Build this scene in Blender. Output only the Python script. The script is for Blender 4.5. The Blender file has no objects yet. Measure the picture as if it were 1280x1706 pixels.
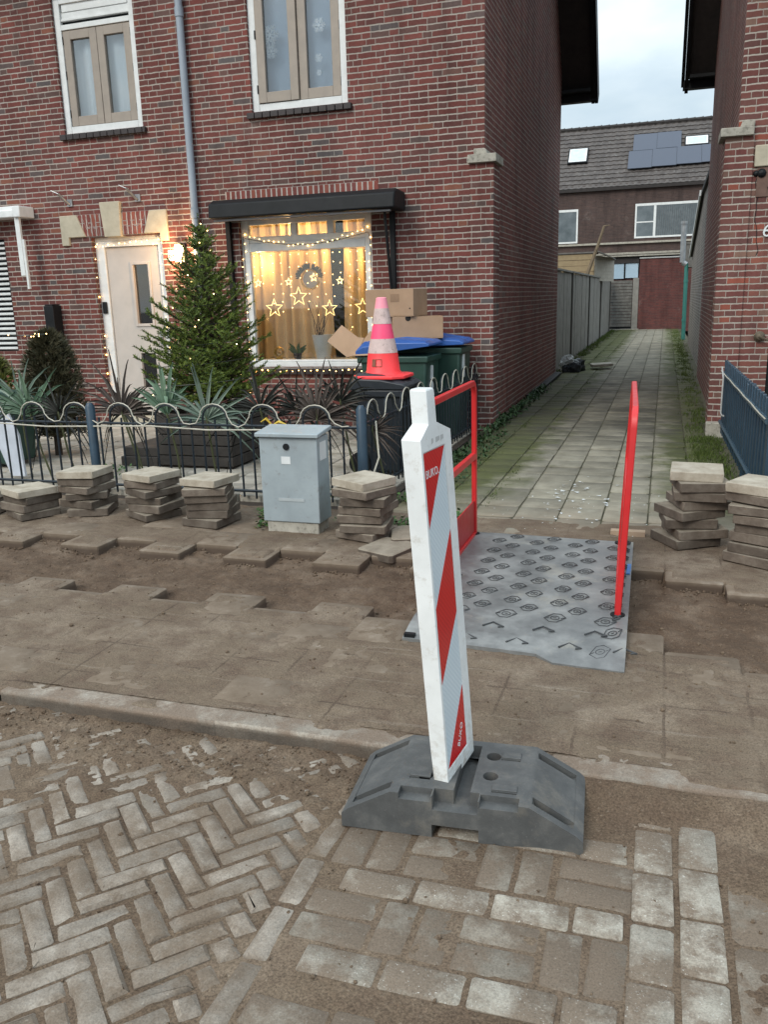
import bpy, bmesh, math, random
from mathutils import Vector, Matrix, noise, Euler
random.seed(7)
R = math.radians
SC = bpy.context.scene
COL = SC.collection

# ------------------------------------------------------------------ camera, sky, sun, exposure
PITCH, ROLL, YAW = 0.24766, 0.0292, 0.32134
fw = Vector((-math.sin(YAW)*math.cos(PITCH), math.cos(YAW)*math.cos(PITCH), -math.sin(PITCH)))
rt = Vector((math.cos(YAW), math.sin(YAW), 0)); up = rt.cross(fw)
cx = rt*math.cos(ROLL) - up*math.sin(ROLL); cy = rt*math.sin(ROLL) + up*math.cos(ROLL)
cam = bpy.data.cameras.new('camera'); cam.lens = 1400/1280*36; cam.sensor_width = 36; cam.sensor_fit = 'HORIZONTAL'
cam.clip_end = 500; cam.clip_start = 0.05
co = bpy.data.objects.new('camera', cam); COL.objects.link(co)
m3 = Matrix((cx, cy, -fw)).transposed()
co.matrix_world = Matrix.Translation((0, 0, 1.5)) @ m3.to_4x4()
SC.camera = co

W = bpy.data.worlds.new("World"); SC.world = W; W.use_nodes = True
wt = W.node_tree; wn = wt.nodes; wl = wt.links
bgn = wn['Background']; bgn.inputs['Strength'].default_value = 0.12
sky = wn.new('ShaderNodeTexSky'); sky.sky_type = 'NISHITA'; sky.sun_disc = False
SUN_EL, SUN_AZ = R(38), R(200)
sky.sun_elevation = SUN_EL; sky.sun_rotation = SUN_AZ; sky.air_density = 1.0; sky.dust_density = 1.0; sky.ozone_density = 1.0
tc = wn.new('ShaderNodeTexCoord'); mp = wn.new('ShaderNodeMapping'); mp.inputs['Scale'].default_value = (1.0, 1.0, 2.6)
nz = wn.new('ShaderNodeTexNoise'); nz.inputs['Scale'].default_value = 2.6; nz.inputs['Detail'].default_value = 7; nz.inputs['Roughness'].default_value = .58
cr = wn.new('ShaderNodeValToRGB'); cr.color_ramp.elements[0].position = .38; cr.color_ramp.elements[1].position = .6
cr.color_ramp.elements[0].color = (.62, .62, .62, 1); cr.color_ramp.elements[1].color = (.97, .97, .97, 1)
n2 = wn.new('ShaderNodeTexNoise'); n2.inputs['Scale'].default_value = 5; n2.inputs['Detail'].default_value = 6
cc = wn.new('ShaderNodeValToRGB'); cc.color_ramp.elements[0].position = .3; cc.color_ramp.elements[1].position = .7
cc.color_ramp.elements[0].color = (5.4, 6.6, 7.3, 1); cc.color_ramp.elements[1].color = (8.0, 8.9, 9.3, 1)
mx = wn.new('ShaderNodeMixRGB')
wl.new(tc.outputs['Generated'], mp.inputs[0]); wl.new(mp.outputs[0], nz.inputs['Vector']); wl.new(mp.outputs[0], n2.inputs['Vector'])
wl.new(nz.outputs['Fac'], cr.inputs[0]); wl.new(n2.outputs['Fac'], cc.inputs[0])
wl.new(cr.outputs[0], mx.inputs[0]); wl.new(sky.outputs[0], mx.inputs[1]); wl.new(cc.outputs[0], mx.inputs[2])
# overcast sky: brighter overhead than near the horizon
sx = wn.new('ShaderNodeSeparateXYZ'); wl.new(tc.outputs['Generated'], sx.inputs[0])
mr_ = wn.new('ShaderNodeMapRange'); wl.new(sx.outputs[2], mr_.inputs[0]); mr_.inputs[1].default_value = 0.1; mr_.inputs[2].default_value = 1; mr_.inputs[3].default_value = .62; mr_.inputs[4].default_value = 1.75
mu_ = wn.new('ShaderNodeMixRGB'); mu_.blend_type = 'MULTIPLY'; mu_.inputs[0].default_value = 1
wl.new(mx.outputs[0], mu_.inputs[1]); wl.new(mr_.outputs[0], mu_.inputs[2]); wl.new(mu_.outputs[0], bgn.inputs['Color'])

sl = bpy.data.lights.new('sun', 'SUN'); sl.energy = 1.3; sl.angle = R(25); sl.color = (1, .94, .84)
so = bpy.data.objects.new('sun', sl); COL.objects.link(so)
so.rotation_euler = (R(90)-SUN_EL, 0, math.pi - SUN_AZ)

SC.view_settings.view_transform = 'Standard'; SC.view_settings.look = 'None'
SC.view_settings.exposure = 0.45; SC.view_settings.gamma = 1
SC.cycles.use_denoising = True
SC.cycles.sample_clamp_indirect = 6
SC.cycles.max_bounces = 6
SC.cycles.transparent_max_bounces = 12

# ------------------------------------------------------------------ node helpers and materials
class G:
    def __init__(s, name):
        s.m = bpy.data.materials.new(name); s.m.use_nodes = True
        s.t = s.m.node_tree; s.n = s.t.nodes; s.l = s.t.links
        s.b = s.n['Principled BSDF']
    def N(s, typ, **kw):
        nd = s.n.new(typ)
        for k, v in kw.items(): setattr(nd, k, v)
        return nd
    def put(s, sock, v):
        if hasattr(v, 'is_output') or isinstance(v, bpy.types.NodeSocket): s.l.new(v, sock)
        elif v is not None:
            sock.default_value = v
    def M(s, op, a, b=None, c=None, clamp=False):
        nd = s.N('ShaderNodeMath', operation=op, use_clamp=clamp)
        s.put(nd.inputs[0], a)
        if b is not None: s.put(nd.inputs[1], b)
        if c is not None: s.put(nd.inputs[2], c)
        return nd.outputs[0]
    def mix(s, f, a, b, mode='MIX'):
        nd = s.N('ShaderNodeMixRGB', blend_type=mode)
        s.put(nd.inputs[0], f)
        for i, v in ((1, a), (2, b)):
            if isinstance(v, (tuple, list)): v = (*v[:3], 1)
            s.put(nd.inputs[i], v)
        return nd.outputs[0]
    def ramp(s, f, stops, const=False):
        nd = s.N('ShaderNodeValToRGB'); e = nd.color_ramp.elements
        if const: nd.color_ramp.interpolation = 'CONSTANT'
        while len(e) < len(stops): e.new(.5)
        for el, (p, c) in zip(e, stops):
            el.position = p; el.color = (*c, 1) if isinstance(c, (tuple, list)) else (c, c, c, 1)
        s.l.new(f, nd.inputs[0]); return nd.outputs[0]
    def noise(s, vec, scale, detail=4, rough=.55):
        nd = s.N('ShaderNodeTexNoise'); nd.inputs['Scale'].default_value = scale
        nd.inputs['Detail'].default_value = detail; nd.inputs['Roughness'].default_value = rough
        if vec is not None: s.l.new(vec, nd.inputs['Vector'])
        return nd.outputs['Fac']
    def pos(s): return s.N('ShaderNodeNewGeometry').outputs['Position']
    def obj(s): return s.N('ShaderNodeTexCoord').outputs['Object']
    def rnd(s): return s.N('ShaderNodeObjectInfo').outputs['Random']
    def sep(s, v):
        nd = s.N('ShaderNodeSeparateXYZ'); s.l.new(v, nd.inputs[0]); return nd.outputs
    def bump(s, h, strength=.5, dist=.01):
        nd = s.N('ShaderNodeBump'); nd.inputs['Strength'].default_value = strength; nd.inputs['Distance'].default_value = dist
        s.l.new(h, nd.inputs['Height']); s.l.new(nd.outputs[0], s.b.inputs['Normal'])
    def base(s, c): s.put(s.b.inputs['Base Color'], (*c, 1) if isinstance(c, tuple) else c)
    def rough(s, v): s.put(s.b.inputs['Roughness'], v)

def plain(name, a, b=None, rough=.6, scale=6, metal=0, bump=0, bscale=60, spec=.5, dirt=None, dirt_amt=.0):
    g = G(name); b = b or tuple(x*.78 for x in a)
    p = g.pos(); f = g.noise(p, scale, 5, .6)
    c = g.ramp(f, [(.32, b), (.68, a)])
    if dirt:
        d = g.noise(p, scale*2.3, 6, .7)
        c = g.mix(g.ramp(d, [(.62-dirt_amt, 0.), (.72-dirt_amt*.5, .8)]), c, dirt)
    g.base(c); g.b.inputs['Metallic'].default_value = metal
    g.b.inputs['Specular IOR Level'].default_value = spec
    r = g.noise(p, scale*3, 3)
    rr = g.N('ShaderNodeMapRange'); g.l.new(r, rr.inputs[0]); rr.inputs[3].default_value = max(.02, rough-.1); rr.inputs[4].default_value = min(1, rough+.12)
    g.rough(rr.outputs[0])
    if bump: g.bump(g.noise(p, bscale, 5, .6), bump, .006)
    return g.m

def emit(name, col, st):
    g = G(name); g.b.inputs['Emission Color'].default_value = (*col, 1); g.b.inputs['Emission Strength'].default_value = st
    g.base((.8, .7, .5)); return g.m

def glass(name, tint=(.85, .9, .92), refl=.16, rough=.02):
    g = G(name); g.n.remove(g.b)
    tr = g.N('ShaderNodeBsdfTransparent'); tr.inputs[0].default_value = (*tint, 1)
    gl = g.N('ShaderNodeBsdfGlossy'); gl.inputs['Roughness'].default_value = rough
    fr = g.N('ShaderNodeFresnel'); fr.inputs[0].default_value = 1.5
    f = g.M('ADD', fr.outputs[0], refl*.4, clamp=True)
    mxs = g.N('ShaderNodeMixShader'); g.l.new(f, mxs.inputs[0]); g.l.new(tr.outputs[0], mxs.inputs[1]); g.l.new(gl.outputs[0], mxs.inputs[2])
    g.l.new(mxs.outputs[0], g.n['Material Output'].inputs[0]); return g.m

def brick(name, reds, mortar=(.36, .32, .28), ch=.0645, st=.215, hd=.105, joint=.0055, mort_dirt=.25, vertical=False, wob=.004, soot=0.0):
    g = G(name); p = g.pos(); x, y, z = g.sep(p)
    ng = g.N('ShaderNodeNewGeometry'); nx, ny, nzv = g.sep(ng.outputs['True Normal'])
    side = g.M('GREATER_THAN', g.M('ABSOLUTE', nx), .6)
    flat = g.M('GREATER_THAN', g.M('ABSOLUTE', nzv), .6)
    u = g.M('ADD', g.M('MULTIPLY', y, side), g.M('MULTIPLY', x, g.M('SUBTRACT', 1., side)))
    v = g.M('ADD', g.M('MULTIPLY', y, flat), g.M('MULTIPLY', z, g.M('SUBTRACT', 1., flat)))
    if vertical: u, v = v, u
    w1 = g.M('MULTIPLY', g.M('SUBTRACT', g.noise(p, 22, 3), .5), wob*2.5)
    w2 = g.M('MULTIPLY', g.M('SUBTRACT', g.noise(g.M and p, 9, 2), .5), wob*3)
    v = g.M('ADD', v, g.M('ADD', w1, w2)); u = g.M('ADD', u, w1)
    P = st+hd
    vr = g.M('DIVIDE', v, ch); row = g.M('FLOOR', vr); fv = g.M('MULTIPLY', g.M('FRACT', vr), ch)
    wnz = g.N('ShaderNodeTexWhiteNoise', noise_dimensions='1D'); g.l.new(row, wnz.inputs['W'])
    off = g.M('ADD', g.M('MULTIPLY', g.M('MODULO', row, 2.), P*.5), g.M('MULTIPLY', g.M('FLOOR', g.M('MULTIPLY', wnz.outputs[0], 3.)), P*.17))
    uu = g.M('DIVIDE', g.M('ADD', g.M('ADD', u, off), 50*P), P); c = g.M('FLOOR', uu); f = g.M('MULTIPLY', g.M('FRACT', uu), P)
    isH = g.M('GREATER_THAN', f, st)
    ds = g.M('MINIMUM', f, g.M('ABSOLUTE', g.M('SUBTRACT', f, st))); dh = g.M('SUBTRACT', P, f)
    du = g.M('MINIMUM', ds, dh); dv = g.M('MINIMUM', fv, g.M('SUBTRACT', ch, fv))
    d = g.M('MINIMUM', g.M('ADD', du, .0026), g.M('SUBTRACT', dv, .0012))
    d = g.M('ADD', d, g.M('MULTIPLY', g.M('SUBTRACT', g.noise(p, 130, 2), .5), .003))
    mm = g.N('ShaderNodeMapRange'); g.l.new(d, mm.inputs[0]); mm.inputs[1].default_value = joint-.0015; mm.inputs[2].default_value = joint+.002
    mask = mm.outputs[0]
    cv = g.N('ShaderNodeCombineXYZ'); g.l.new(g.M('ADD', g.M('MULTIPLY', c, 2.), isH), cv.inputs[0]); g.l.new(row, cv.inputs[1])
    wid = g.N('ShaderNodeTexWhiteNoise', noise_dimensions='2D'); g.l.new(cv.outputs[0], wid.inputs['Vector'])
    bc = g.ramp(wid.outputs[0], reds)
    sm = g.noise(p, 35, 5, .7)
    bc = g.mix(g.ramp(sm, [(.3, .0), (.75, .30)]), bc, g.mix(.5, bc, (.30, .22, .19)))
    lg = g.noise(p, .9, 4, .6)
    bc = g.mix(1., bc, g.ramp(lg, [(.3, .72), (.7, 1.12)]), 'MULTIPLY')
    mn = g.noise(p, 3.2, 5, .65)
    mc = g.mix(g.ramp(mn, [(.35, mort_dirt), (.62, .0)]), mortar, tuple(k*.42 for k in mortar))
    mps = g.N('ShaderNodeMapping'); mps.inputs['Scale'].default_value = (2.6, 2.6, .33); g.l.new(p, mps.inputs[0])
    streak = g.ramp(g.noise(mps.outputs[0], 1.6, 6, .62), [(.28, .66), (.5, 1.), (.75, 1.14)])
    col = g.mix(1., g.mix(mask, mc, bc), streak, 'MULTIPLY')
    blm = g.noise(p, 1.35, 7, .72); col = g.mix(g.ramp(blm, [(.60, 0.), (.74, .30)]), col, (.34, .29, .26))
    if soot:
        col = g.mix(g.ramp(g.noise(p, .7, 5, .7), [(.35, soot), (.7, soot*.35)]), col, (.035, .025, .022))
    # droppings, mortar smears and chips
    sp = g.noise(p, 16, 2, .5); col = g.mix(g.ramp(sp, [(.78, 0.), (.80, .6)]), col, (.5, .46, .42))
    g.base(col); g.rough(.88); g.b.inputs['Specular IOR Level'].default_value = .25
    h = g.M('ADD', g.M('MULTIPLY', mask, 1.), g.M('MULTIPLY', sm, .35))
    g.bump(h, .55, .006)
    return g.m

REDS = [(0., (.112, .030, .026)), (.2, (.155, .041, .034)), (.45, (.095, .032, .029)), (.62, (.18, .047, .038)), (.80, (.125, .042, .037)), (.92, (.10, .058, .051)), (.965, (.080, .072, .074)), (.985, (.20, .07, .045))]
MB_FACADE = brick('facade_brick', REDS, (.37, .325, .285))
MB_GABLE = brick('gable_brick', [(0., (.15, .054, .045)), (.3, (.20, .064, .054)), (.6, (.16, .058, .050)), (.85, (.23, .086, .066)), (.97, (.17, .105, .09))], (.36, .30, .26), joint=.0048, soot=.06)
MB_RIGHT = brick('right_house_brick', [(0., (.13, .035, .032)), (.25, (.165, .055, .045)), (.45, (.115, .046, .042)), (.62, (.20, .066, .05)), (.78, (.15, .058, .05)), (.9, (.20, .12, .09)), (.97, (.26, .066, .042))], (.42, .37, .32), soot=.10)
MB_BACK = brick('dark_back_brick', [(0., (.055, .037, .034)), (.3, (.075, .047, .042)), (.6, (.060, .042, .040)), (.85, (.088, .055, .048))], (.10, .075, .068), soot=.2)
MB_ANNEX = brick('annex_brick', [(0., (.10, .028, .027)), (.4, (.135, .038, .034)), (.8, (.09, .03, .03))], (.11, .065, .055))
MB_PALE = brick('pale_wall_brick', [(0., (.20, .17, .145)), (.5, (.26, .22, .185)), (.9, (.17, .145, .125))], (.34, .31, .28))
MB_SOLDIER = brick('soldier_brick', [(0., (.18, .045, .038)), (.35, (.22, .058, .045)), (.7, (.15, .045, .042)), (.9, (.27, .075, .05))], (.44, .40, .36), ch=.067, st=.5, hd=.5, vertical=True)
M_WHITE = plain('white_paint', (.74, .75, .74), (.62, .63, .62), .38, 9, bump=.05)
M_TAUPE = plain('taupe_paint', (.33, .275, .225), (.28, .235, .195), .4, 8)
M_DOOR = plain('greige_door_paint', (.50, .45, .41), (.44, .40, .365), .42, 5)
M_GLASS = glass('window_glass', (.95, .97, .98)); M_DARKGLASS = glass('dark_glass', (.5, .55, .6), .3)
M_STONE = plain('sandstone_block', (.47, .42, .32), (.37, .33, .25), .85, 9, bump=.25, bscale=45)
M_CORBEL = plain('weathered_concrete', (.42, .39, .33), (.27, .25, .21), .85, 11, bump=.3, bscale=60, dirt=(.12, .11, .09), dirt_amt=.1)
M_PIPE = plain('grey_pvc', (.30, .34, .39), (.24, .27, .31), .45, 3)
M_BLACK = plain('anthracite_metal', (.013, .014, .016), (.008, .009, .010), .5, 4, spec=.2)
M_DARKIN = plain('dark_interior', (.02, .018, .016), (.014, .012, .011), .9)
M_ROOF = plain('roof_clay', (.035, .028, .026), (.02, .017, .016), .8, 6, bump=.3)
M_SHEER = plain('sheer_curtain', (.92, .96, .98), (.80, .89, .95), .8, 2.5)
M_SHEER2 = plain('blue_sheer', (.40, .52, .66), (.33, .45, .58), .8, 2.0)
M_LEADED = plain('frosted_decal', (.55, .62, .68), (.42, .5, .56), .6, 30)
M_IRON = plain('blue_black_paint', (.012, .020, .029), (.007, .012, .017), .42, 20, dirt=(.09, .075, .06), dirt_amt=.02)
M_STEELBLUE = plain('petrol_blue_paint', (.026, .055, .085), (.018, .038, .06), .42, 6, dirt=(.10, .10, .10), dirt_amt=.0)
M_RED = plain('red_powder_coat', (.60, .022, .024), (.50, .018, .02), .34, 5, dirt=(.40, .14, .11), dirt_amt=-.01)
M_GALV = plain('grey_cabinet', (.33, .38, .40), (.26, .30, .32), .42, 5, bump=.08, dirt=(.20, .20, .19), dirt_amt=.04)
M_GREENBIN = plain('green_bin_plastic', (.022, .060, .046), (.016, .045, .034), .42, 5, dirt=(.06, .08, .07), dirt_amt=-.02)
M_BLUELID = plain('blue_lid_plastic', (.028, .105, .36), (.022, .08, .28), .36, 6)
M_BLACKBIN = plain('black_bin_plastic', (.014, .018, .024), (.009, .012, .016), .45, 5)
M_CARD = plain('cardboard', (.40, .26, .165), (.33, .21, .13), .85, 4)
M_CABLE = plain('cream_cable', (.52, .49, .41), (.40, .37, .30), .5, 20)
M_WOODDARK = plain('dark_planter_wood', (.050, .042, .036), (.026, .022, .019), .8, 8, bump=.3)
M_YELLOW = plain('yellow_ribbon', (.62, .42, .04), None, .5)
M_SOIL = plain('soil', (.05, .035, .025), (.025, .018, .013), .95, 20, bump=.6)
M_LABELW = plain('white_label', (.70, .72, .72), (.6, .62, .62), .5)
M_ORANGE = None

def ground_mats():
    d = {}
    # damp brown sand
    g = G('brown_sand'); p = g.pos()
    a = g.noise(p, 2.2, 7, .62); b = g.noise(p, 60, 6, .7); c3 = g.noise(p, 9, 6, .65)
    c = g.ramp(a, [(.30, (.085, .057, .037)), (.48, (.135, .096, .065)), (.66, (.205, .154, .110))])
    c = g.mix(g.ramp(c3, [(.40, .0), (.60, .45)]), c, (.09, .058, .04))
    c = g.mix(g.ramp(b, [(.58, 0.), (.72, .5)]), c, (.30, .24, .18))
    v = g.N('ShaderNodeTexVoronoi'); v.inputs['Scale'].default_value = 55; g.l.new(p, v.inputs['Vector'])
    c = g.mix(g.ramp(v.outputs['Distance'], [(.05, .75), (.14, 0.)]), c, (.045, .03, .022))
    gr_ = g.noise(p, 150, 3, .7); c = g.mix(1., c, g.ramp(gr_, [(.30, .5), (.5, .98), (.72, 1.45)]), 'MULTIPLY')
    g.base(c); g.rough(.93); g.b.inputs['Specular IOR Level'].default_value = .2
    g.bump(g.M('ADD', g.M('MULTIPLY', b, .6), c3), .75, .012); d['sand'] = g.m
    # dusty compacted sand over paving with faint joints
    g = G('dusty_sand_film'); p = g.pos(); x, y, z = g.sep(p)
    a = g.noise(p, 1.6, 7, .6); b = g.noise(p, 70, 6, .7); c3 = g.noise(p, 7, 6, .68)
    c = g.ramp(a, [(.30, (.122, .088, .060)), (.5, (.172, .129, .092)), (.68, (.245, .193, .145))])
    c = g.mix(g.ramp(c3, [(.36, .75), (.56, 0.)]), c, (.115, .078, .056))
    c = g.mix(g.ramp(b, [(.60, 0.), (.74, .35)]), c, (.36, .31, .25))
    st = g.N('ShaderNodeTexNoise'); st.inputs['Scale'].default_value = 4; st.inputs['Detail'].default_value = 6
    mpp = g.N('ShaderNodeMapping'); mpp.inputs['Rotation'].default_value = (0, 0, R(-52)); mpp.inputs['Scale'].default_value = (.35, 7, 1)
    g.l.new(p, mpp.inputs[0]); g.l.new(mpp.outputs[0], st.inputs['Vector'])
    c = g.mix(g.ramp(st.outputs['Fac'], [(.62, 0.), (.74, .3)]), c, (.33, .28, .225))
    def line(co, per, off):
        fr = g.M('FRACT', g.M('DIVIDE', g.M('ADD', co, off+30*per), per))
        return g.M('LESS_THAN', g.M('ABSOLUTE', g.M('SUBTRACT', fr, .5)), .010/per*.5)
    ww = g.M('MULTIPLY', g.M('SUBTRACT', c3, .5), .02)
    row = g.M('FLOOR', g.M('DIVIDE', g.M('ADD', x, 30.), .3))
    yy = g.M('ADD', y, g.M('MULTIPLY', g.M('MODULO', row, 2.), .15))
    jn = g.M('MAXIMUM', line(g.M('ADD', x, ww), .3, .15-.07), line(g.M('ADD', yy, ww), .3, .12))
    jm = g.M('MULTIPLY', jn, g.ramp(g.noise(p, 2.7, 4, .6), [(.45, 0.), (.6, .6)]))
    c = g.mix(jm, c, (.075, .052, .038))
    v = g.N('ShaderNodeTexVoronoi'); v.inputs['Scale'].default_value = 28; g.l.new(p, v.inputs['Vector'])
    c = g.mix(g.ramp(v.outputs['Distance'], [(.05, .7), (.12, 0.)]), c, (.06, .04, .03))
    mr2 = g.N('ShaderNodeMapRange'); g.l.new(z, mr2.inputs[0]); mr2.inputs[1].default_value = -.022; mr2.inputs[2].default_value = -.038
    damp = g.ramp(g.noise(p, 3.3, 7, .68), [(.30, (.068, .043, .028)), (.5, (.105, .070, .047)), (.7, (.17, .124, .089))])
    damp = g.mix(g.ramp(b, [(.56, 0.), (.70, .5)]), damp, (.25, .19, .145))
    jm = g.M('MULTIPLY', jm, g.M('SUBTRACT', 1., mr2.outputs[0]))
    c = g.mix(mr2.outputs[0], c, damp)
    gr_ = g.noise(p, 170, 3, .7); c = g.mix(1., c, g.ramp(gr_, [(.30, .55), (.5, .98), (.72, 1.35)]), 'MULTIPLY')
    g.base(c); g.rough(.92); g.b.inputs['Specular IOR Level'].default_value = .2
    hh = g.M('ADD', g.M('MULTIPLY', b, .5), g.M('SUBTRACT', c3, g.M('MULTIPLY', jm, .8)))
    g.bump(hh, .85, .012); d['film'] = g.m
    def stone(name, lo, hi, dust, amt, sp=(.5, .46, .4), spa=.3, bs=90):
        g = G(name); p = g.pos(); a = g.noise(p, 11, 5, .65); b = g.noise(p, bs, 5, .7)
        c = g.ramp(a, [(.3, lo), (.7, hi)])
        geo = g.N('ShaderNodeNewGeometry')
        c = g.mix(1., c, g.ramp(geo.outputs['Random Per Island'], [(0., .72), (.5, .95), (1., 1.18)]), 'MULTIPLY')
        c = g.mix(g.ramp(g.noise(p, 5, 6, .7), [(.5-amt, .95), (.62, .12)]), c, dust)
        c = g.mix(g.ramp(b, [(.60, 0.), (.72, spa)]), c, sp)
        if name == 'kerb_concrete':   # kerb face darker towards the bottom
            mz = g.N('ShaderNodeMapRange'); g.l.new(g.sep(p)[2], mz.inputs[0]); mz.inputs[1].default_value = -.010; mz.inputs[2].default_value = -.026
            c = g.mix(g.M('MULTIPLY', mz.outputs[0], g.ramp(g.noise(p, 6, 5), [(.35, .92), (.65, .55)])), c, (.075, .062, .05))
        c = g.mix(1., c, g.ramp(g.noise(p, 190, 3, .7), [(.30, .7), (.5, 1.), (.72, 1.22)]), 'MULTIPLY')
        g.base(c); g.rough(.85); g.b.inputs['Specular IOR Level'].default_value = .3; g.bump(g.M('ADD', b, a), .5, .006); return g.m
    d['clinker'] = stone('worn_clinker', (.225, .193, .158), (.375, .33, .28), (.155, .117, .085), .09)
    d['block'] = stone('dusty_paver_block', (.17, .145, .115), (.27, .238, .195), (.145, .109, .080), .0)
    d['bright'] = stone('light_paver_block', (.26, .234, .19), (.43, .395, .335), (.165, .125, .092), .03, (.72, .70, .64), .7, 120)
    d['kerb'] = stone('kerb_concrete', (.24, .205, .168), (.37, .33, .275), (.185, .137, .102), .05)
    # 30 cm tiles with moss towards the alley edges
    g = G('alley_tile'); p = g.pos(); x, y, z = g.sep(p); a = g.noise(p, 6, 6, .65); b = g.noise(p, 80, 5, .7)
    geo = g.N('ShaderNodeNewGeometry')
    c = g.ramp(a, [(.3, (.185, .166, .126)), (.7, (.32, .293, .23))])
    c = g.mix(1., c, g.ramp(geo.outputs['Random Per Island'], [(0., .78), (1., 1.12)]), 'MULTIPLY')
    c = g.mix(g.ramp(b, [(.6, 0.), (.75, .4)]), c, (.10, .09, .075))
    ex = g.M('ABSOLUTE', g.M('ADD', x, .52)); ex = g.M('SUBTRACT', ex, .46)
    mo = g.M('ADD', g.M('MULTIPLY', ex, 1.25), g.M('MULTIPLY', g.M('SUBTRACT', g.noise(p, 2.6, 6, .7), .5), 1.6))
    mo = g.M('MULTIPLY', mo, g.N('ShaderNodeMapRange').outputs[0])
    mr = mo.node.inputs[1].links[0].from_node; g.l.new(y, mr.inputs[0]); mr.inputs[1].default_value = 5.4; mr.inputs[2].default_value = 7.6
    c = g.mix(g.ramp(mo, [(.0, 0.), (.30, .92)]), c, g.mix(g.noise(p, 14, 4), (.042, .050, .014), (.10, .112, .030)))
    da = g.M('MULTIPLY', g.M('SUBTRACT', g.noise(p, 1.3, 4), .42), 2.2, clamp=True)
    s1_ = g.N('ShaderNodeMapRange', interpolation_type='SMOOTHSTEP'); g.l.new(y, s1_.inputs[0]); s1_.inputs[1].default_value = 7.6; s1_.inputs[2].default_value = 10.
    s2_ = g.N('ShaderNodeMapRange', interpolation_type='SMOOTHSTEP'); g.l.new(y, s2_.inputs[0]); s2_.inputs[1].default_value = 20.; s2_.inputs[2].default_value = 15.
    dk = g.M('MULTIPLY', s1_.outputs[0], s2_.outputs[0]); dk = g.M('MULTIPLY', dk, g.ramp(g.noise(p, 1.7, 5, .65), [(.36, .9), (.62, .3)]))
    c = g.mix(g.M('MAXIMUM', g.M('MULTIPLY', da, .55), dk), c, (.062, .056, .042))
    # dried mud where the sand was dragged in at the street end
    ms = g.N('ShaderNodeMapRange'); g.l.new(y, ms.inputs[0]); ms.inputs[1].default_value = 6.3; ms.inputs[2].default_value = 5.2
    c = g.mix(g.M('MULTIPLY', ms.outputs[0], g.ramp(g.noise(p, 4, 5), [(.35, .3), (.6, 1.)])), c, (.24, .185, .135))
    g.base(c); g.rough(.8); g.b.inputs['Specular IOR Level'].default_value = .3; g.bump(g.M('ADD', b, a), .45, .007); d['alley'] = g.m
    g = G('garden_tile'); p = g.pos(); a = g.noise(p, 5, 6, .65); geo = g.N('ShaderNodeNewGeometry')
    c = g.ramp(a, [(.3, (.30, .265, .215)), (.7, (.44, .40, .34))])
    c = g.mix(1., c, g.ramp(geo.outputs['Random Per Island'], [(0., .8), (1., 1.1)]), 'MULTIPLY')
    c = g.mix(g.ramp(g.noise(p, 2.4, 6, .7), [(.5, 0.), (.68, .6)]), c, (.11, .105, .07)); g.base(c); g.rough(.85); g.bump(g.noise(p, 80, 5), .3, .005); d['garden'] = g.m
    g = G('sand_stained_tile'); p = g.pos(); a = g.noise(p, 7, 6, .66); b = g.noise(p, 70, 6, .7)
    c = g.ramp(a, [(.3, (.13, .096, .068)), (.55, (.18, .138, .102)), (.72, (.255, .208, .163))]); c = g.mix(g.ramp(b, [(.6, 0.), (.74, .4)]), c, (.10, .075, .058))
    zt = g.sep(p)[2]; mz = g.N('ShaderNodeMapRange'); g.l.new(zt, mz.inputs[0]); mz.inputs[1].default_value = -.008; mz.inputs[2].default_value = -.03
    c = g.mix(g.M('MULTIPLY', mz.outputs[0], .85), c, (.085, .06, .045))  # tile sides darkened below the top: shade plus damp soil, put into the colour
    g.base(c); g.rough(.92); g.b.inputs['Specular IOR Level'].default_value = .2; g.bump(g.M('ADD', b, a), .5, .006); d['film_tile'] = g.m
    # loose sidewalk tiles, sandy
    g = G('sandy_tile'); p = g.obj(); r = g.rnd(); a = g.noise(g.pos(), 9, 6, .68); b = g.noise(g.pos(), 70, 5, .7)
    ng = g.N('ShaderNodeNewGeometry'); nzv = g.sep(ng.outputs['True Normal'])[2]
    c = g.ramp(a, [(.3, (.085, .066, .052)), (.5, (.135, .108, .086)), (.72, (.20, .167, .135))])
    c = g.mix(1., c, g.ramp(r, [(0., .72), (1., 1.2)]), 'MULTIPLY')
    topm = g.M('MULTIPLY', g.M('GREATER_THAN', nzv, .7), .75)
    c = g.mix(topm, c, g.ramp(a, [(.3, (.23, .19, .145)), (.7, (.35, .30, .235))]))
    c = g.mix(g.ramp(b, [(.58, 0.), (.72, .5)]), c, (.07, .052, .04))
    g.base(c); g.rough(.9); g.b.inputs['Specular IOR Level'].default_value = .2; g.bump(g.M('ADD', b, a), .6, .006); d['loose'] = g.m
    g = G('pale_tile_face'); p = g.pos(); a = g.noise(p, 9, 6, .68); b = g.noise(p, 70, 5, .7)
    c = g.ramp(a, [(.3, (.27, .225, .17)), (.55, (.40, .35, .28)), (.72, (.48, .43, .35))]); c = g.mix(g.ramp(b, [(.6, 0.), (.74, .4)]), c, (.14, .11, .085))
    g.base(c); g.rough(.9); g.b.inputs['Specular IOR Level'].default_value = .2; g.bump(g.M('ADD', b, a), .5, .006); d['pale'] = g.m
    return d
GM = ground_mats()

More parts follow.
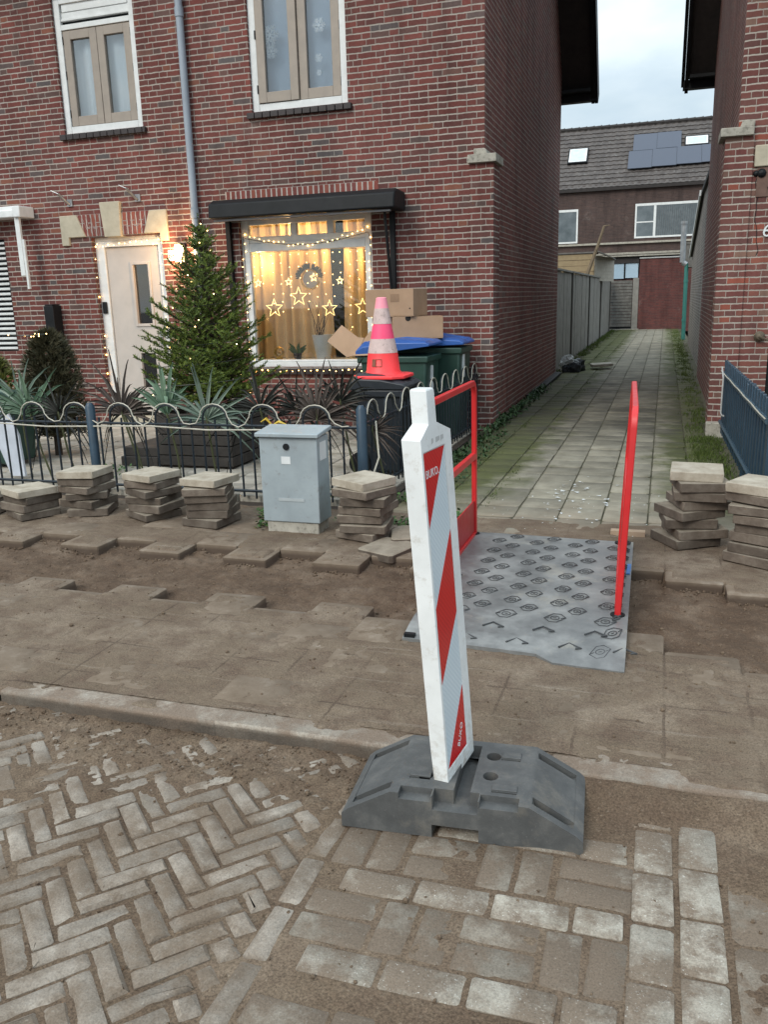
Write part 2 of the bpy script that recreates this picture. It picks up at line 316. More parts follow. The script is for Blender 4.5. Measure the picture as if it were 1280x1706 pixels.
# ------------------------------------------------------------------ mesh builder
class MB:
    def __init__(s): s.v = []; s.f = []; s.mi = []
    def add(s, vs, fs, mi=0):
        o = len(s.v); s.v += [tuple(v) for v in vs]; s.f += [tuple(i+o for i in f) for f in fs]; s.mi += [mi]*len(fs); return s
    def box(s, x0, x1, y0, y1, z0, z1, mi=0, mat=None):
        vs = [Vector((x, y, z)) for z in (z0, z1) for y in (y0, y1) for x in (x0, x1)]
        if mat is not None: vs = [mat @ v for v in vs]
        return s.add(vs, [(0, 2, 3, 1), (4, 5, 7, 6), (0, 1, 5, 4), (2, 6, 7, 3), (0, 4, 6, 2), (1, 3, 7, 5)], mi)
    def prism(s, poly, d0, d1, axis='y', mi=0):
        n = len(poly)
        if axis == 'y': vs = [(a, d0, b) for a, b in poly] + [(a, d1, b) for a, b in poly]
        elif axis == 'x': vs = [(d0, a, b) for a, b in poly] + [(d1, a, b) for a, b in poly]
        else: vs = [(a, b, d0) for a, b in poly] + [(a, b, d1) for a, b in poly]
        fs = [tuple(range(n)), tuple(range(2*n-1, n-1, -1))] + [(i, i+n, (i+1) % n+n, (i+1) % n) for i in range(n)]
        return s.add(vs, fs, mi)
    def tube(s, pts, r, n=8, closed=False, mi=0, caps=True):
        pts = [Vector(p) for p in pts]; N = len(pts); rs = r if isinstance(r, (list, tuple)) else [r]*N
        vs = []; prev = None
        for i, p in enumerate(pts):
            a = pts[(i-1) % N] if (closed or i > 0) else p; b = pts[(i+1) % N] if (closed or i < N-1) else p
            t = (b-a).normalized() if (b-a).length > 1e-9 else Vector((0, 0, 1))
            if prev is None: u = t.orthogonal().normalized()
            else:
                u = prev - t*prev.dot(t); u = u.normalized() if u.length > 1e-6 else t.orthogonal().normalized()
            prev = u; w = t.cross(u)
            vs += [p + (u*math.cos(2*math.pi*k/n) + w*math.sin(2*math.pi*k/n))*rs[i] for k in range(n)]
        fs = []
        for i in range(N if closed else N-1):
            j = (i+1) % N
            fs += [(i*n+k, i*n+(k+1) % n, j*n+(k+1) % n, j*n+k) for k in range(n)]
        if not closed and caps: fs += [tuple(range(n-1, -1, -1)), tuple((N-1)*n+k for k in range(n))]
        return s.add(vs, fs, mi)
    def lathe(s, prof, c, n=24, mi=0):
        vs = []; fs = []; m = len(prof)
        for k in range(n):
            a = 2*math.pi*k/n; vs += [(c[0]+r*math.cos(a), c[1]+r*math.sin(a), c[2]+z) for r, z in prof]
        for k in range(n):
            j = (k+1) % n
            fs += [(k*m+i, j*m+i, j*m+i+1, k*m+i+1) for i in range(m-1)]
        return s.add(vs, fs, mi)
    def ball(s, c, r, mi=0, n=1):
        bm = bmesh.new(); bmesh.ops.create_icosphere(bm, subdivisions=n, radius=r)
        s.add([Vector(c)+v.co for v in bm.verts], [tuple(v.index for v in f.verts) for f in bm.faces], mi); bm.free(); return s

def obj(name, mb, mats, parent=None, bevel=0, smooth=False, seg=2, wn=True):
    """link a builder as one mesh object; world coordinates are kept, shifted to the parent's base"""
    org = Vector((0, 0, 0))
    p = parent
    while p is not None: org += p.location; p = p.parent
    me = bpy.data.meshes.new(name)
    me.from_pydata([tuple(Vector(v)-org) for v in mb.v], [], mb.f)
    mats = mats if isinstance(mats, (list, tuple)) else [mats]
    for m in mats: me.materials.append(m)
    if len(mats) > 1: me.polygons.foreach_set('material_index', mb.mi)
    me.update()
    bm = bmesh.new(); bm.from_mesh(me); bmesh.ops.recalc_face_normals(bm, faces=bm.faces); bm.to_mesh(me); bm.free()
    if smooth:
        me.polygons.foreach_set('use_smooth', [True]*len(me.polygons))
        me.set_sharp_from_angle(angle=R(40))
    o = bpy.data.objects.new(name, me); COL.objects.link(o)
    if parent is not None: o.parent = parent
    if bevel:
        b = o.modifiers.new('bevel', 'BEVEL'); b.width = bevel; b.segments = seg; b.limit_method = 'ANGLE'; b.angle_limit = R(35)
        me.polygons.foreach_set('use_smooth', [True]*len(me.polygons)); me.set_sharp_from_angle(angle=R(30)) if not smooth else None
    return o
def recenter(o):
    """move the origin of a top-level mesh to the base of its bounding box"""
    vs = o.data.vertices; xs = [v.co.x for v in vs]; ys = [v.co.y for v in vs]; zs = [v.co.z for v in vs]
    c = Vector(((min(xs)+max(xs))/2, (min(ys)+max(ys))/2, min(zs)))
    o.data.transform(Matrix.Translation(-c)); o.location = o.location + c; return o
def tag(o, label, cat, group=None):
    o['label'] = label; o['category'] = cat
    if group: o['group'] = group
    return o
def thing(name, loc, label, cat, group=None):
    o = bpy.data.objects.new(name, None); COL.objects.link(o); o.location = loc; o.empty_display_size = .2
    return tag(o, label, cat, group)
def solo(name, mb, mats, label, cat, group=None, **kw):
    return tag(recenter(obj(name, mb, mats, None, **kw)), label, cat, group)
def struct(name, mb, mats, kind='structure', **kw):
    o = obj(name, mb, mats, None, **kw); o['kind'] = kind; return o
def copy_of(o, parent=None, loc=None):
    c = o.copy(); COL.objects.link(c)
    if parent is not None: c.parent = parent
    if loc is not None: c.location = loc
    return c
def boolean(o, cutters):
    """subtract builders from an object for good (evaluated once, cutters removed)"""
    tmp = []
    for mb in cutters:
        c = obj('cut', mb, o.data.materials[0]); c.location = Vector((0, 0, 0)) - Vector((0, 0, 0))
        org = Vector((0, 0, 0)); p = o.parent
        while p is not None: org += p.location; p = p.parent
        md = o.modifiers.new('b', 'BOOLEAN'); md.operation = 'DIFFERENCE'; md.object = c; md.solver = 'EXACT'; tmp.append(c)
    bpy.context.view_layer.update()
    dg = bpy.context.evaluated_depsgraph_get()
    me = bpy.data.meshes.new_from_object(o.evaluated_get(dg)); o.modifiers.clear(); o.data = me
    for c in tmp: bpy.data.objects.remove(c)
    return o
def text_mb(s, size, mat, extrude=.001):
    """letters as a builder; mat maps the text plane (x right, y up) into the scene"""
    cu = bpy.data.curves.new('t', 'FONT'); cu.body = s; cu.size = size; cu.extrude = extrude; cu.align_x = 'LEFT'; cu.resolution_u = 3
    o = bpy.data.objects.new('t', cu); COL.objects.link(o); bpy.context.view_layer.update()
    me = bpy.data.meshes.new_from_object(o.evaluated_get(bpy.context.evaluated_depsgraph_get()))
    mb = MB().add([mat @ v.co for v in me.vertices], [tuple(p.vertices) for p in me.polygons])
    bpy.data.objects.remove(o); bpy.data.meshes.remove(me); return mb
def fbm(x, y, s, o=4): return noise.fractal(Vector((x*s, y*s, 3.7)), 1.0, 2.0, o)
def sstep(a, b, x):
    t = min(1, max(0, (x-a)/(b-a))); return t*t*(3-2*t)

# ------------------------------------------------------------------ ground
KY = 2.49           # kerb line
def road_z(x): return -.062 + .012*sstep(-1.0, .0, x)
g = MB(); g.add([(-250, -200, -.32), (250, -200, -.32), (250, 300, -.32), (-250, 300, -.32)], [(0, 1, 2, 3)]); struct('ground', g, M_SOIL)

def grid(name, x0, x1, y0, y1, dx, fz, mat, kind='structure', smooth=True):
    nx = int((x1-x0)/dx)+1; ny = int((y1-y0)/dx)+1
    vs = [(x0+i*dx, y0+j*dx, fz(x0+i*dx, y0+j*dx)) for j in range(ny) for i in range(nx)]
    fs = [(j*nx+i, j*nx+i+1, (j+1)*nx+i+1, (j+1)*nx+i) for j in range(ny-1) for i in range(nx-1)]
    me = bpy.data.meshes.new(name); me.from_pydata(vs, [], fs); me.materials.append(mat); me.update()
    if smooth: me.polygons.foreach_set('use_smooth', [True]*len(me.polygons))
    o = bpy.data.objects.new(name, me); COL.objects.link(o); o['kind'] = kind; return o

# road surface: herringbone clinkers, a border row, dusty parking pavers; all bedded in sand
def slab(mb, cx_, cy_, L, w, ang, z, th=.05, bev=.006, tilt=.02, mi=0, jit=.0, cor=.13):
    """one paver with a rounded-off, slightly irregular top"""
    rz = Matrix.Rotation(ang, 4, 'Z') @ Matrix.Rotation(random.uniform(-tilt, tilt), 4, 'X') @ Matrix.Rotation(random.uniform(-tilt, tilt)*.5, 4, 'Y')
    M_ = Matrix.Translation((cx_, cy_, z)) @ rz
    def ring(hx, hy, zz, j):
        out = []; c = min(hx, hy)*cor
        for sx, sy in ((-1, -1), (1, -1), (1, 1), (-1, 1)):
            a = Vector((sx*hx, sy*hy, zz)); dx = Vector((-sx*c, 0, 0)); dy = Vector((0, -sy*c, 0))
            pr_ = (a+dy, a+dx) if sx*sy > 0 else (a+dx, a+dy)
            for q in pr_: out.append(M_ @ (q+Vector((random.uniform(-j, j), random.uniform(-j, j), random.uniform(-j, j)*.3))))
        return out
    a = ring(L/2, w/2, -th, 0); b = ring(L/2, w/2, -bev, jit); c = ring(L/2-bev*1.2, w/2-bev*1.2, 0, jit)
    fs = [tuple(range(16, 24))]
    for k in range(8):
        fs += [(k, (k+1) % 8, 8+(k+1) % 8, 8+k), (8+k, 8+(k+1) % 8, 16+(k+1) % 8, 16+k)]
    mb.add(a+b+c, fs, mi)

rb = MB(); w = .0665; n = 3; ang = R(47); ca, sa = math.cos(ang), math.sin(ang)
def hb(cx_, cy_, vert):
    X = -1.40 + (cx_*ca - cy_*sa)*w; Y = 1.45 + (cx_*sa + cy_*ca)*w
    if not (-4.2 < X < -.83 and .2 < Y < 2.46): return
    L = n*w-.011; d_ = Vector((-sa, ca) if vert else (ca, sa)); lim = -.927
    if d_.x > 0: d_ = d_
    else: d_ = -d_
    half = abs(d_.y)*w*.35
    e1 = X+d_.x*L/2+half; 
    if e1 > lim:
        cutl = (e1-lim)/d_.x; L2 = L-cutl
        if L2 < .04: return
        X -= d_.x*cutl/2; Y -= d_.y*cutl/2; L = L2
    slab(rb, X, Y, L, w-.011, ang+(math.pi/2 if vert else 0)+random.gauss(0, .012), road_z(X)+random.gauss(0, .0022), bev=.009, tilt=.03, jit=.0035)
for j in range(-70, 70):
    for m in range(-16, 16):
        hb(j+2*n*m+n/2, j+.5, False)
for c in range(-80, 80):
    for m in range(-16, 16):
        hb(c+.5, c-2*n+1+2*n*m+n/2, True)
# edging row of clinkers between herringbone and parking bay
y = .2
while y < 2.45:
    slab(rb, -.885+random.gauss(0, .004), y, .19, .062, math.pi/2+random.gauss(0, .03), road_z(-.88)+random.gauss(0, .0015), bev=.008, jit=.003); y += .205
# parking bay
def bay(y0, y1):
    x = -.84
    while x < -.06:
        for b_ in range(2):
            pass
        x += .2
ROWS = [.25, .55, .85, 1.15, 1.53, 1.83, 2.13, 2.37]
for ry in ROWS:
    x = -.845+random.uniform(0, .1)
    while x < -.07:
        LL = min(.198, -.03-x)
        if LL < .05: break
        slab(rb, x+.006+LL/2, ry+.05, LL, .092, random.gauss(0, .008), road_z(x+.1)+random.gauss(.0, .0012), bev=.005, tilt=.01, mi=2, jit=.002); x += .21
    nxt = [r for r in ROWS if r > ry+.05]
    top = nxt[0] if nxt else 2.47
    yy = ry+.105; x = -.845; k = int(ry*10)
    while yy+.19 < top+.02 and x < 9:
        x = -.845; k += 1
        q = k
        while x < -.07:
            if q % 2: 
                for t in (0, 1): slab(rb, x+.05+t*.105, yy+.1, .19, .094, math.pi/2+random.gauss(0, .01), road_z(x)+random.gauss(-.001, .0012), bev=.005, tilt=.01, mi=1, jit=.002)
            else:
                for t in (0, 1): slab(rb, x+.105, yy+.05+t*.098, .198, .09, random.gauss(0, .01), road_z(x)+random.gauss(-.001, .0012), bev=.005, tilt=.01, mi=1, jit=.002)
            q += 1; x += .212
        yy += .2
for cxx in (.045, .165):
    y = .2 + (.05 if cxx > .1 else 0)
    while y < 2.44:
        slab(rb, cxx, y, .19, .103, math.pi/2+random.gauss(0, .008), road_z(cxx)+random.gauss(.0015, .001), bev=.005, tilt=.008, mi=2, jit=.002); y += .2015
y = .25
while y < 2.45:
    x = .38
    while x < 2.2:
        slab(rb, x, y, .294, .294, random.gauss(0, .004), road_z(x)-.0012, bev=.004, tilt=.004, mi=1); x += .3
    y += .3
struct('road', rb, [GM['clinker'], GM['block'], GM['bright']], smooth=True)

def bed(x, y):
    b = fbm(x, y, 9)*.004 + fbm(x+9, y, 38, 3)*.003
    if x < -.9:
        k = sstep(2.10-.10*max(0, min(1, (x+1.6)/.8)), 2.42, y+fbm(x, y, 3)*.25)
        p = sstep(.15, .5, fbm(x+4, y+2, 2.3)) * sstep(1.6, 2.1, y)
        cover = max(k, p*.75)
        return road_z(x) - .0085 + .013*cover + b*(1+1.6*cover)
    cov = -.1 + .75*fbm(x+3, y+5, 1.9)
    if x > .235: cov = max(cov, (.95+.55*fbm(x*1.3, y, 3))*sstep(.218, .24, x))
    cov = max(cov, 1.0*sstep(2.12, 2.4, y+.2*fbm(x, y, 4))*sstep(.2, -.1, x))
    up_ = .042*sstep(2.30, 2.50, y+.03*fbm(x, y, 5))*sstep(-.55, -.2, x)
    return road_z(x) - .0062 + .0056*max(0, min(1.35, cov)) + b*.6 + up_
grid('road_sand', -4.0, 2.4, .3, 2.50, .012, bed, GM['sand'], 'stuff')

# kerb stones
kb = MB(); x = -5.53
while x < 2.5:
    L = 1.0
    tw = Matrix.Translation((x+L/2, 0, 0)) @ Matrix.Rotation(random.gauss(0, .004), 4, 'Z') @ Matrix.Translation((-x-L/2, 0, 0))
    kb.box(x+.001, x+L-.001, KY, KY+.15, -.25, -.002+random.gauss(0, .0015), mat=tw); x += L
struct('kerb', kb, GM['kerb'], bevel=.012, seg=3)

# sidewalk tiles with a dug-out trench
def cols_at(x):
    if x < -1.0: k = math.floor((x+2.52)/.3); return (k, -2.52)
    k = math.floor((x-.07)/.3); return (k, .07)
def trench(x):
    """front and rear edge of the opened strip in the tile column at x"""
    k, o = cols_at(x)
    if o < 0: return (3.63, 4.38) if k % 2 == 0 else (3.78, 4.575)
    if k == -1: return (3.735, 4.67)
    if k == 0: return (3.555, 4.52)
    if k >= 1: return (3.43-.13*(k-1), 4.37 if k == 1 else 4.25)
    return (3.63, 4.4) if k % 2 else (3.78, 4.58)
tl = MB()
def tile(x, y, z=0, dy=.3):
    slab(tl, x, y, .293, dy-.007, random.gauss(0, .004), z+random.gauss(0, .0022), th=.085, bev=.005, tilt=.006, jit=.001, cor=.05)
edges = [-2.52+.3*k for k in range(-12, 5)] + [-.83+.3*k for k in range(0, 12)]
for e in edges:
    xc = e+.15; f_, r_ = trench(xc)
    y = f_ - .15
    while y > 2.60:
        if y-.15 < 2.645:
            d_ = y+.15-2.645
            if d_ > .06: tile(xc, 2.645+d_/2, 0, d_)
        else: tile(xc, y)
        y -= .3
    y = r_ + .15
    while y < 5.55:
        if not (-1.85 < xc < .6 and y > 5.2): tile(xc, y, random.gauss(0, .003))
        y += .3
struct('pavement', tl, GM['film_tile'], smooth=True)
def film(x, y):
    f_, r_ = trench(x); b = fbm(x, y, 5)*.004 + fbm(x, y+7, 24, 3)*.003
    k, o = cols_at(x); lx = x-o-k*.3; ed = min(lx, .3-lx)
    pit = -.056 + fbm(x, y, 4)*.016 + fbm(x, y, 17, 3)*.010
    if f_ < y < r_:
        d = min(y-f_, r_-y)
        return pit + .016*sstep(.14, .0, d)*(.4+.6*fbm(x, y, 6))
    d = max(f_-y, y-r_)
    fn, rn = trench(x-.3), trench(x+.3)
    near = d
    if lx < .15 and fn[0] < y < fn[1]: near = min(near, lx)
    if lx >= .15 and rn[0] < y < rn[1]: near = min(near, .3-lx)
    if near < .022: return pit
    z = .0035 + b
    if near < .05: z = -.012 + (z+.012)*sstep(.025, .05, near)
    if y < 2.68: z += .004*fbm(x*1.5, y, 3)-.002
    if y > r_: z += .001 + .010*sstep(4.9, 5.3, y)*fbm(x, y, 3)
    return z
grid('sand_layer', -5.2, 1.6, 2.59, 5.62, .0105, film, GM['film'], 'stuff')
# sand dragged over the kerb
def spill(x, y):
    c = fbm(x+2, y, 2.0); t = sstep(-.25, .25, c)
    return -.012 + .016*t + fbm(x, y, 30, 3)*.004 - .02*sstep(2.535, 2.495, y)
grid('kerb_sand', -5.2, 1.6, 2.497, 2.66, .012, spill, GM['film'], 'stuff')

# strip of soil under the fence, alley and garden paving
g = MB(); g.box(-7.5, -1.9, 5.4, 5.78, -.2, -.004); g.box(.25, 2.5, 5.3, 9.7, -.2, -.02); struct('soil_strip', g, M_SOIL)
tl = MB()
for i in range(-5, 4):
    xc = -.342+.15 + .3*i + (.0 if i != 3 else -.05)
    for j in range(0, 107):
        if xc > .62: continue
        z = random.gauss(0, .0025) + .006*fbm(xc*2, j*.3, 1.1)
        slab(tl, xc, 5.25+.3*j-.0+(.02 if i in (-1, 2) else 0),   .289, .295, random.gauss(0, .005 if -3 < i < 1 else .012), z, th=.05, bev=.005, tilt=.007 if -3 < i < 1 else .015)
struct('alley_path', tl, GM['alley'], smooth=True)
g = MB(); g.box(-1.95, .75, 5.1, 37.2, -.2, -.012); struct('alley_bed', g, plain('mossy_soil', (.085, .08, .042), (.045, .04, .026), .95, 14, bump=.5))
tl = MB()
for i in range(24):
    for j in range(13):
        slab(tl, -9.1+.3*i, 5.93+.3*j, .292, .292, random.gauss(0, .004), random.gauss(-.004, .002), bev=.004, tilt=.005)
struct('garden_paving', tl, GM['garden'], smooth=True)
g = MB(); g.box(-9.4, -1.98, 5.79, 9.8, -.2, -.02); struct('garden_bed', g, M_SOIL)
g = MB()
for i in range(9): g.box(-7.3+.6*i, -6.72+.6*i, 5.74, 5.79, -.15, .05)
struct('garden_edging', g, M_CORBEL, bevel=.006)

# ------------------------------------------------------------------ left house
def wall_holes(mb, x0, x1, z0, z1, holes, yf, depth, zt=None):
    xs = sorted({x0, x1, *[h[0] for h in holes], *[h[1] for h in holes]}); zs = sorted({z0, z1, *[h[2] for h in holes], *[h[3] for h in holes]})
    xs = [x for x in xs if x0 <= x <= x1]; zs = [z for z in zs if z0 <= z <= z1]
    for i in range(len(xs)-1):
        for j in range(len(zs)-1):
            cx_, cz = (xs[i]+xs[i+1])/2, (zs[j]+zs[j+1])/2
            if any(h[0] < cx_ < h[1] and h[2] < cz < h[3] for h in holes): continue
            mb.add([(xs[i], yf, zs[j]), (xs[i+1], yf, zs[j]), (xs[i+1], yf, zs[j+1]), (xs[i], yf, zs[j+1])], [(0, 1, 2, 3)])
    for a, b, c, d in holes:
        a_, b_, c_, d_ = max(a, x0), min(b, x1), c, d
        P = [(a_, c_), (b_, c_), (b_, d_), (a_, d_)]
        for k in range(4):
            (p, q), (r, s_) = P[k], P[(k+1) % 4]
            mb.add([(p, yf, q), (r, yf, s_), (r, yf+depth, s_), (p, yf+depth, q)], [(0, 1, 2, 3)])

YF = 9.63; GX = -1.94
H = thing('brick_house', (-6.5, YF, 0), 'dark red brick terraced house with white upper windows, christmas lights and black awning box', 'house')
WIN = (-4.95, -3.26, .72, 2.47); DOOR = (-7.07, -6.03, .06, 2.37); UL = (-7.29, -6.15, 3.62, 5.16); UR = (-4.68, -3.49, 3.645, 5.16); NB = (-10.4, -8.44, .95, 2.42)
wb = MB(); wall_holes(wb, -11.5, GX, -.2, 6.0, [WIN, DOOR, UL, UR, NB], YF, .16)
# gable side with roof-shaped top, and the back
RY, RZ, EY, EZ = 12.75, 9.75, 16.5, 5.25
gp = [(YF, -.2), (EY, -.2), (EY, EZ), (RY, RZ), (YF, 6.0)]
wb.add([(GX, a, b) for a, b in gp], [(0, 1, 2, 3, 4)])
wb.add([(GX, EY, -.2), (-11.5, EY, -.2), (-11.5, EY, EZ), (GX, EY, EZ)], [(0, 1, 2, 3)])
wb.add([(-11.5, a, b) for a, b in gp], [(4, 3, 2, 1, 0)])
wall = obj('wall', wb, [MB_FACADE, MB_GABLE], H)
for p in wall.data.polygons: p.material_index = 1 if abs(p.normal.x) > .9 and abs(p.center.x+H.location.x-GX) < .01 else 0
pb = MB(); pb.box(GX-.16, -1.835, YF-.028, YF+.33, -.2, 2.9); obj('corner_pier', pb, MB_FACADE, H)
cb = MB(); cb.prism([(-2.115, 2.9), (-1.80, 2.9), (-1.80, 2.985), (-2.115, 2.985)], YF-.075, YF+.37)
cb.prism([(-2.05, 2.9865), (-1.90, 2.9865), (-1.93, 3.045), (-2.05, 3.045)], YF-.05, YF+.3); obj('corbel_stone', cb, M_CORBEL, H, bevel=.006)
rf = MB()
def roof_sheet(mb, x0, x1, a, b, th=.16):
    (y0, z0), (y1, z1) = a, b; n_ = Vector((0, -(z1-z0), y1-y0)).normalized()
    if n_.z < 0: n_ = -n_
    o = [(x0, y0, z0), (x1, y0, z0), (x1, y1, z1), (x0, y1, z1)]
    mb.add(o+[Vector(v)+n_*th for v in o], [(0, 1, 2, 3), (7, 6, 5, 4), (0, 4, 5, 1), (1, 5, 6, 2), (2, 6, 7, 3), (3, 7, 4, 0)])
sl_r = (RZ-EZ)/(EY-RY)
roof_sheet(rf, -11.7, GX+.52, (EY+.22, EZ-.22*sl_r), (RY, RZ+.02)); sl_f = (RZ-6.0)/(RY-YF)
roof_sheet(rf, -11.7, GX+.52, (YF-.35, 6.0-.35*sl_f+.03), (RY+.001, RZ+.05)); obj('roof', rf, M_ROOF, H)
vb = MB()
for off, t in ((.50, .05), (.56, .03)):
    roof_sheet(vb, GX+off, GX+off+.055, (EY+.3, EZ-.3*sl_r-.10), (RY, RZ-.1), .30)
obj('verge_board', vb, M_BLACK, H)
gb = MB(); gb.box(-11.6, GX+.6, EY+.24, EY+.40, EZ-.42, EZ-.28); gb.box(-11.6, GX+.5, EY+.001, EY+.3, EZ-.30, EZ-.25); obj('gutter', gb, M_BLACK, H)

def framed_window(parent, name, x0, x1, z0, z1, yf, vent=False, curtain=None, ajar=False):
    f = MB(); t = .085; d0, d1 = yf+.035, yf+.115; top = z1
    for a in ((x0, x0+t, z0, z1), (x1-t, x1, z0, z1), (x0+t, x1-t, z0, z0+t), (x0+t, x1-t, z1-t*.9, z1)): f.box(a[0], a[1], d0, d1, a[2], a[3])
    zt = z1-t*.9
    if vent:
        zt = z0+1.175
        f.box(x0+t, x1-t, d0+.002, d1, zt, zt+.06)
        f.box(x0+t, x1-t, d0+.03, d1, zt+.105, zt+.2); f.box(x0+t, x1-t, d0+.012, d1-.02, zt+.10, zt+.125); f.box(x0+t+.02, x1-t-.02, d0+.02, d1-.02, zt+.2, z1-t*.9)
    w_ = obj('window', f, M_WHITE, parent, bevel=.005)
    if vent:
        v = MB(); v.box(x0+t, x1-t, d1-.03, d1-.01, zt+.06, zt+.105); obj('vent_slot', v, M_BLACK, w_)
    xm = (x0+x1)/2; za, zb = z0+t+.006, zt-.006
    for k, (a, b) in enumerate(((x0+t+.005, xm-.003), (xm+.003, x1-t-.005))):
        s = MB(); q = .1; e0, e1 = yf+.05-(.03 if ajar and k == 0 else 0), yf+.105-(.03 if ajar and k == 0 else 0)
        for c in ((a, a+q, za, zb), (b-q, b, za, zb), (a+q, b-q, za, za+q*1.1), (a+q, b-q, zb-q, zb)): s.box(c[0], c[1], e0, e1, c[2], c[3])
        obj('sash', s, M_TAUPE, w_, bevel=.004)
        p = MB(); p.box(a+q-.01, b-q+.01, e0+.03, e0+.035, za+q, zb-q+.01); obj('pane', p, M_GLASS, w_)
        hn = MB()
        for hz in (za+.1, (za+zb)/2, zb-.15):
            hx = a-.012 if k == 0 else b-.003
            hn.box(hx, hx+.015, e0-.008, e0+.01, hz, hz+.09)
        obj('hinge', hn, M_BLACK, w_)
    sl_ = MB(); k = x0-.05
    while k < x1+.04: sl_.box(k+.003, min(k+.095, x1+.05), yf-.05, yf+.04, z0-.075, z0-.012); k += .1
    obj('sill', sl_, M_BLACKSILL, w_, bevel=.004)
    bk = MB(); bk.box(x0+.02, x1-.02, yf+.55, yf+.56, z0, z1); obj('dark_room', bk, M_DARKIN, w_)
    return w_
M_BLACKSILL = plain('dark_glazed_sill_brick', (.030, .020, .020), (.018, .013, .013), .5, 14, bump=.2)
w1 = framed_window(H, 'window', UL[0], UL[1], UL[2], UL[3], YF, vent=True)
w2 = framed_window(H, 'window', UR[0], UR[1], UR[2], UR[3], YF, ajar=True)

def curtain(name, x0, x1, z0, z1, y, pleat, amp, mat, label, flare=0, group=None):
    nx = max(12, int((x1-x0)/.0125)); nz = 8; vs = []; ph = [random.uniform(-1, 1) for _ in range(60)]
    for j in range(nz+1):
        for i in range(nx+1):
            t = i/nx; x = x0+(x1-x0)*t; z = z0+(z1-z0)*j/nz
            s = x/pleat*2*math.pi; a = amp*(1+.35*math.sin(x*7+1))
            vs.append((x+.006*math.sin(s*.5+z*2)+flare*(1-j/nz)*(t-.5), y+a*math.sin(s+.8*math.sin(x*11)+.12*math.sin(z*3)), z))
    fs = [(j*(nx+1)+i, j*(nx+1)+i+1, (j+1)*(nx+1)+i+1, (j+1)*(nx+1)+i) for j in range(nz) for i in range(nx)]
    return solo(name, MB().add(vs, fs), mat, label, 'curtain', group, smooth=True)
curtain('curtain', UL[0]+.06, UL[1]-.06, UL[2]+.05, 4.9, YF+.2, .21, .02, M_SHEER, 'pale blue sheer curtain behind the upper left window with the vent strip')
curtain('curtain', UR[0]+.06, UR[1]-.06, UR[2]+.05, 5.15, YF+.2, .4, .004, M_SHEER2, 'flat grey-blue blind behind the upper window above the black awning')
def snow_decal(x, z, r, lab):
    mb = MB(); 
    for k in range(6):
        a = k*math.pi/3; d = Vector((math.cos(a), 0, math.sin(a))); q = Vector((-d.z, 0, d.x))
        for l in (0, .35, .6):
            c = Vector((x, YF+.078, z))+d*r*l
            mb.tube([c, c+d*r*.4], r*.07, 4)
            if l: mb.tube([c, c+d*r*.25+q*r*.3], r*.06, 4); mb.tube([c, c+d*r*.25-q*r*.3], r*.06, 4)
    mb.lathe([(r*.0, 0)], (0, 0, 0), 3) if False else None
    solo('snowflake_decal', mb, M_LEADED, lab, 'window decal', 'white snowflake stickers on the upper window')
snow_decal(-4.43, 4.45, .11, 'large white snowflake sticker on the left sash of the upper window over the awning')
snow_decal(-4.43, 4.28, .085, 'white snowflake sticker just under the largest one on the upper left sash')
snow_decal(-3.83, 4.48, .08, 'white snowflake sticker high on the right sash of the upper window')
snow_decal(-3.85, 4.15, .05, 'small white snowflake sticker in the middle of the right upper sash')
snow_decal(-3.85, 4.0, .035, 'smallest white snowflake sticker, low on the right upper sash')

# ground-floor window
f = MB(); x0, x1, z0, z1 = WIN; d0, d1 = YF+.05, YF+.13
for a in ((x0, x0+.10, z0, z1), (x1-.10, x1, z0, z1), (x0+.1, x1-.1, z0, z0+.055), (x0+.1, x1-.1, z0+.057, z0+.085), (x0+.1, x1-.1, 2.10, 2.20), (x0+.1, x1-.1, z1-.06, z1)):
    f.box(a[0], a[1], d0 - (.01 if a[3] == z0+.055 else 0), d1, a[2], a[3])
f.box(x0+.1, x1-.1, d0+.012, d1, 2.2, 2.275)
f.box(-4.30, -4.22, d0+.004, d1, 2.275, z1-.06); f.box(-3.83, -3.75, d0+.004, d1, 2.275, z1-.06)
gw = obj('window', f, M_WHITE, H, bevel=.006)
p = MB(); p.box(x0+.09, x1-.09, d0+.045, d0+.05, z0+.08, 2.1); obj('pane', p, M_GLASS, gw)
p = MB(); p.box(x0+.09, x1-.09, d0+.045, d0+.05, 2.27, z1-.05); obj('pane', p, M_GLASS, gw)
s = MB(); k = x0-.04
while k < x1+.03: s.box(k+.003, min(k+.1, x1+.05), YF-.055, YF+.05, z0-.085, z0-.015); k += .105
obj('sill', s, M_BLACKSILL, gw, bevel=.004)
M_WARMWALL = plain('warm_room_wall', (.55, .42, .26), (.5, .38, .22), .9)
r = MB(); r.box(x0-.3, x1+.3, YF+1.6, YF+1.61, z0-.3, 2.7); r.box(x0-.31, x0-.3, YF+.165, YF+1.6, z0-.3, 2.7); r.box(x1+.3, x1+.31, YF+.165, YF+1.6, z0-.3, 2.7); r.box(x0-.3, x1+.3, YF+.165, YF+1.6, 2.55, 2.56)
obj('dark_room', r, M_DARKIN, gw)
r = MB(); r.box(x0+.02, x1-.02, YF+.14, YF+.62, z0+.055, z0+.075); obj('window_board', r, M_WHITE, gw)
M_CURT = plain('cream_curtain', (.66, .50, .29), (.56, .42, .24), .85, 3)
curtain('curtain', -5.14, -3.97, z0+.08, 2.46, YF+.50, .135, .042, M_CURT, 'long cream curtain left of the dark gap in the christmas window', .05, 'cream curtains in the lit window')
curtain('curtain', -3.80, -3.08, z0+.08, 2.46, YF+.50, .115, .04, M_CURT, 'narrower cream curtain right of the dark gap in the christmas window', .05, 'cream curtains in the lit window')

